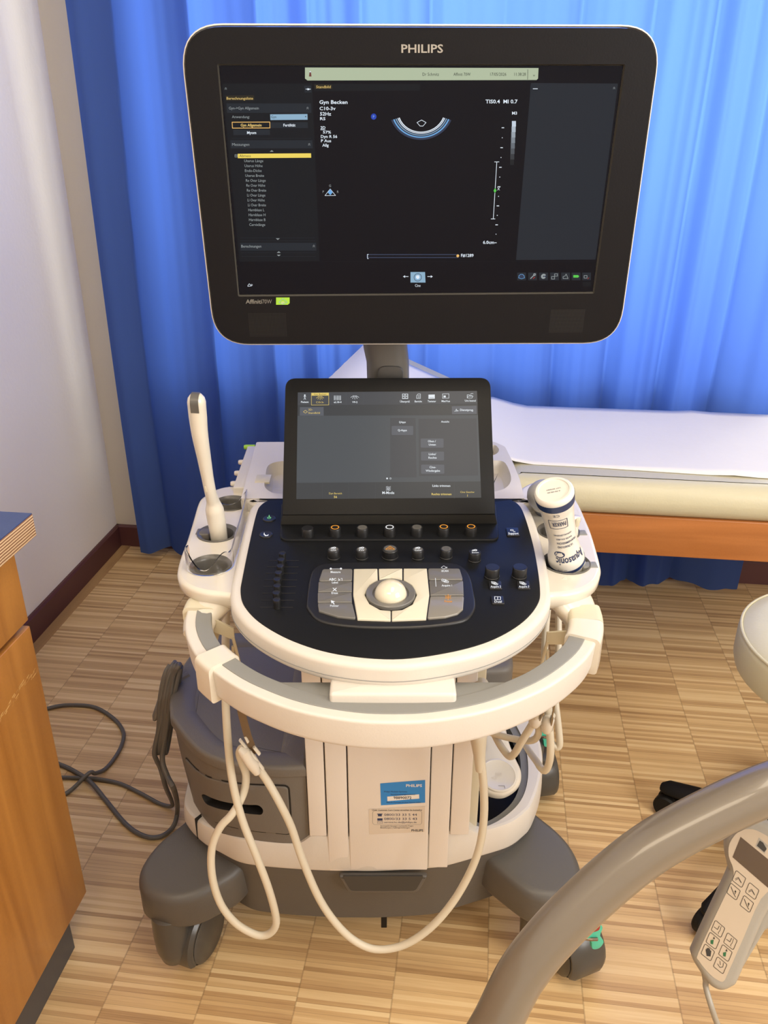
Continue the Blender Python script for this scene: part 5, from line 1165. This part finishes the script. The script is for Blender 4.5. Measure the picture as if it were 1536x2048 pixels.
mb.line(f3_, [(-.004, -.020), (.006, -.021), (.006, -.026)], .0008, 0, GREY2); mb.line(f3_, [(-.012, -.004), (-.010, -.007), (-.004, -.007), (-.006, -.003)], .0005, 0, SGREY, True)
for k_ in range(4): mb.line(f3_, [(-.004 + k_ * .003, -.002), (-.003 + k_ * .003, .004)], .0006, 0, SGREY)
part('embossed_mark', mb, pd)

# ================================================================== power cable
hooky = 1.165
loops = []
rr = random.Random(5)
main = []
for k in range(4):
    o_ = k * 6.5
    main += [(340 + o_ * .9, 1330 + k, hooky - .004 * k), (329 + o_ * .9, 1352, hooky - .012), (320 + o_, 1400, hooky - .018), (318 + o_ * .8, 1450, hooky - .02), (313 + o_ * .8, 1490, hooky - .02), (316 + o_ * .8, 1506, hooky - .012), (322 + o_ * .8, 1480, hooky + .006), (332 + o_ * .7, 1430, hooky + .014), (345 + o_ * .6, 1370, hooky + .014), (352 + o_ * .5, 1332, hooky + .006)]
pw = cr([yp(*p) for p in main], 5)
t1 = [(350, 1330, 1.16), (335, 1360, 1.15), (322, 1440, 1.145), (309, 1500, 1.14), (313, 1520, 1.145), (321, 1537, 1.15), (331.5, 1574, 1.16)]
tail1 = [yp(*p) for p in t1] + [zp(343.5, 1602, .05), zp(343, 1612, .012)] + [zp(u, v, .006) for u, v in ((321, 1608), (280, 1586), (239, 1567), (191, 1557.8), (130, 1555), (60, 1556), (20, 1540))]
t2 = [(360, 1335, 1.16), (345, 1400, 1.15), (330, 1471, 1.145), (324.7, 1519.5, 1.14), (335, 1553, 1.12), (348.6, 1581, 1.11)]
tail2 = [yp(*p) for p in t2] + [zp(355, 1615, .05), zp(348.6, 1649, .012)] + [zp(u, v, .0065) for u, v in ((328, 1670), (300.8, 1675), (273, 1664.7), (246, 1642.5), (212, 1601))] + [zp(181, 1564, .016)] + [zp(u, v, .0065) for u, v in ((150, 1543), (124.7, 1531), (90, 1520), (40, 1530))]
pwt = thing('power_cable', 'dark grey power cable coiled on the machine side hook, tails across floor', 'cable', zp(320, 1500, 0))
mb = MB(); mb.tube(pw, .0042, PCB, 10); part('coil', mb, pwt, 'hanks wound on the hook')
mb = MB(); mb.tube(cr(tail1, 6), .0042, PCB, 10); part('tail', mb, pwt); mb = MB(); mb.tube(cr(tail2, 6), .0048, PCB, 10); part('tail', mb, pwt)
t3 = [zp(u, v, .006) for u, v in ((30, 1440), (102.5, 1415), (147, 1410), (191, 1415), (225.6, 1435.7), (244, 1458), (246.8, 1478), (235.8, 1505.8), (212, 1536.5))] + [zp(192, 1552, .008), zp(180, 1559, .008), zp(136.7, 1584, .006), zp(80, 1610, .006)]
t3[9].z = .016; t3[10].z = .026
mb = MB(); mb.tube(cr(t3, 6), .0046, PCB, 10); single('floor_cable', mb, 'dark grey cable looping across the parquet between cabinet and machine', 'cable', zp(200, 1430, 0))

# ================================================================== foreground tube, handset
tb = [(900, 2230), (945, 2130), (992, 2048), (1042, 1950), (1112, 1862), (1205, 1772), (1305, 1693), (1425, 1627), (1536, 1578), (1640, 1545), (1750, 1520)]
dz = [.86, .855, .85, .845, .84, .835, .83, .825, .82, .82, .82]
pts_ = [dp(u, v, d) for (u, v), d in zip(tb, dz)]
dd_ = (pts_[0] - pts_[1]).normalized(); e1_ = pts_[0] + dd_ * .05; e2_ = e1_ + V(dd_.x * .03, dd_.y * .03, -.08)
ext = [e1_, e2_, V(e2_.x + dd_.x * .012, e2_.y + dd_.y * .012, e2_.z * .5), V(e2_.x + dd_.x * .014, e2_.y + dd_.y * .014, 0)]
tbp = cr(ext[::-1] + pts_ + [pts_[-1] + V(.12, .02, -.05), pts_[-1] + V(.2, .02, -.2), pts_[-1] + V(.22, .02, -.45), V(pts_[-1].x + .22, pts_[-1].y + .02, 0)], 8)
mb = MB(); mb.tube(tbp, .0247, TUBEM, 28); single('bent_metal_tube', mb, 'thick taupe painted curved metal tube crossing the right foreground', 'chair frame', tbp[0], ang=60)

hz0 = dp(1470, 1820, .90); fw = (CAM - hz0).normalized(); hf = Fr(hz0, V(1, 0, 0), V(0, 0, 1)); nn = (V(0, -cos(PITCH), sin(PITCH)) + V(-.25, 0, .1)).normalized()
hf.z = nn; hf.x = (V(1, 0, 0) - nn * nn.x).normalized(); hf.y = nn.cross(hf.x)
hs_ = thing('remote_handset', 'grey corded remote handset with display and symbol buttons at bottom right', 'remote control', hz0)
Hc = Canvas(hf, 1340, 1620, 4.7857, .0002, .00015)
hb_ = ccw(cr2([tuple(Hc.P(*p)) for p in ((545, 300), (600, 190), (720, 115), (850, 103), (980, 150), (1150, 320), (1240, 560), (1150, 760), (960, 960), (800, 1300), (660, 1640), (600, 1710), (500, 1745), (390, 1695), (290, 1560), (215, 1425), (235, 1340), (400, 980), (560, 640), (572, 560), (545, 440))], 4))
mb = MB(); mb.plate(hf, hb_, -.026, -.0, HSET, .006, .007, 5); body_ = part('body', mb, hs_)
Hc.c = .0003
Hc.mb.flat(hf, [tuple(p) for p in inset(ccw(cr2([tuple(Hc.P(*p)) for p in ((570, 320), (650, 212), (760, 180), (880, 220), (1040, 340), (1120, 560), (1050, 700), (870, 850), (700, 1230), (545, 1580), (520, 1630), (480, 1640), (380, 1570), (275, 1440), (270, 1370), (430, 1020), (590, 680), (604, 560), (562, 440))], 3)), 0)], .0003, HFACE)
Hc.poly([(597, 450), (938, 745), (1010, 640), (938, 470), (675, 255)], HLCD, 1)
Hc.poly([(818, 345), (905, 420), (938, 340), (850, 262)], HSET, 1); Hc.poly([(830, 340), (900, 402), (925, 372), (890, 310), (858, 290)], HINK, 2)
def hbtn(cx, cy, w=1.06):
    pts = [(cx - 62, cy + 25), (cx - 20, cy + 75), (cx + 28, cy + 90), (cx + 66, cy + 5), (cx + 30, cy - 45), (cx - 38, cy - 85)]
    pts = [(cx - 62 * w, cy + 10), (cx + 25 * w, cy + 84), (cx + 62 * w, cy - 8), (cx - 25 * w, cy - 86)]
    o_ = rpoly([Vector(p) for p in pts], 14, 4); Hc.line([tuple(p) for p in o_], 5, HINK, 2, True)
for x, y in ((660, 660), (787, 775), (608, 780), (735, 898), (460, 1137), (578, 1255), (410, 1250), (530, 1368), (362, 1362), (480, 1485)): hbtn(x, y)
for x, y in ((660, 660), (787, 775)):
    for k_ in (0, 12): Hc.line([(x - 35, y - 2 + k_), (x - 5, y - 18 + k_), (x + 22, y + 32 + k_ * .5)], 4, HINK, 2)
for x, y in ((608, 780), (735, 898)): Hc.line([(x - 25, y - 48), (x + 2, y + 20), (x + 18, y + 50)], 6, HINK, 2); Hc.line([(x + 15, y + 22), (x + 18, y - 8)], 6, HINK, 2); Hc.poly([(x + 8, y + 2), (x + 28, y + 6), (x + 18, y - 16)], HINK, 2)
for x, y in ((460, 1137), (578, 1255)): Hc.line([(x - 38, y - 20), (x - 5, y + 5), (x + 12, y - 30)], 5, HINK, 2); Hc.line([(x + 30, y - 25), (x + 18, y + 15), (x + 2, y + 35), (x + 5, y + 48)], 4, HINK, 2)
for x, y in ((410, 1250), (530, 1368)): Hc.poly([(x - 22, y - 5), (x + 8, y - 12), (x + 2, y + 35), (x - 22, y + 28)], HGRN, 2); Hc.poly([(x, y - 20), (x + 20, y - 14), (x + 12, y - 42)], HINK, 2)
Hc.poly([(340, 1330), (395, 1345), (388, 1400), (350, 1395)], HINK, 2); Hc.dot(366, 1335, 18, HINK, 3)
Hc.line([(455, 1470), (478, 1505), (505, 1500), (512, 1462)], 5, HINK, 2); Hc.line([(478, 1445), (482, 1480)], 5, HINK, 2)
part('button_foil', Hc.mb, hs_, 'beige front foil with dark display and ten outlined buttons')
mb = MB(); bk = ccw(rpoly([tuple(Hc.P(*p)) for p in ((900, 1000), (1000, 900), (1400, 1000), (1380, 1300), (960, 1200), (655, 1715), (560, 1715), (600, 1500))], .006, 4)); mb.plate(hf, bk, -.04, -.018, HSET, .003, .003, 3); part('cradle', mb, hs_, 'grey holder behind the handset')
mb = MB(); a_ = hf.pt(*Hc.P(1330, 1120), -.03); t_ = tbp[-42]; b_ = min(tbp, key=lambda p: (p - dp(1660, 1540, .82)).length); mb.tube(cr([a_, a_.lerp(b_, .3) + V(.03, 0, -.01), a_.lerp(b_, .7) + V(.03, 0, 0), b_], 5), .010, HSET, 14); part('bracket_arm', mb, hs_)
cp_ = [hf.pt(*Hc.P(375, 1640), -.013), hf.pt(*Hc.P(360, 1700), -.013), hf.pt(*Hc.P(362, 1760), -.013)] + [dp(1340 + x / 4.7857, 1620 + y / 4.7857, d) for x, y, d in ((395, 1880, .905), (450, 2040, .91), (560, 2300, .92), (700, 2560, .93))]
mb = MB(); cpp = cr(cp_, 5); mb.tube(cpp, [max(.0032, .0068 - .0007 * i) for i in range(len(cpp))], HSET, 12); part('cord', mb, hs_)
print('verts', sum(len(o.data.vertices) for o in bpy.data.objects if o.type == 'MESH'))
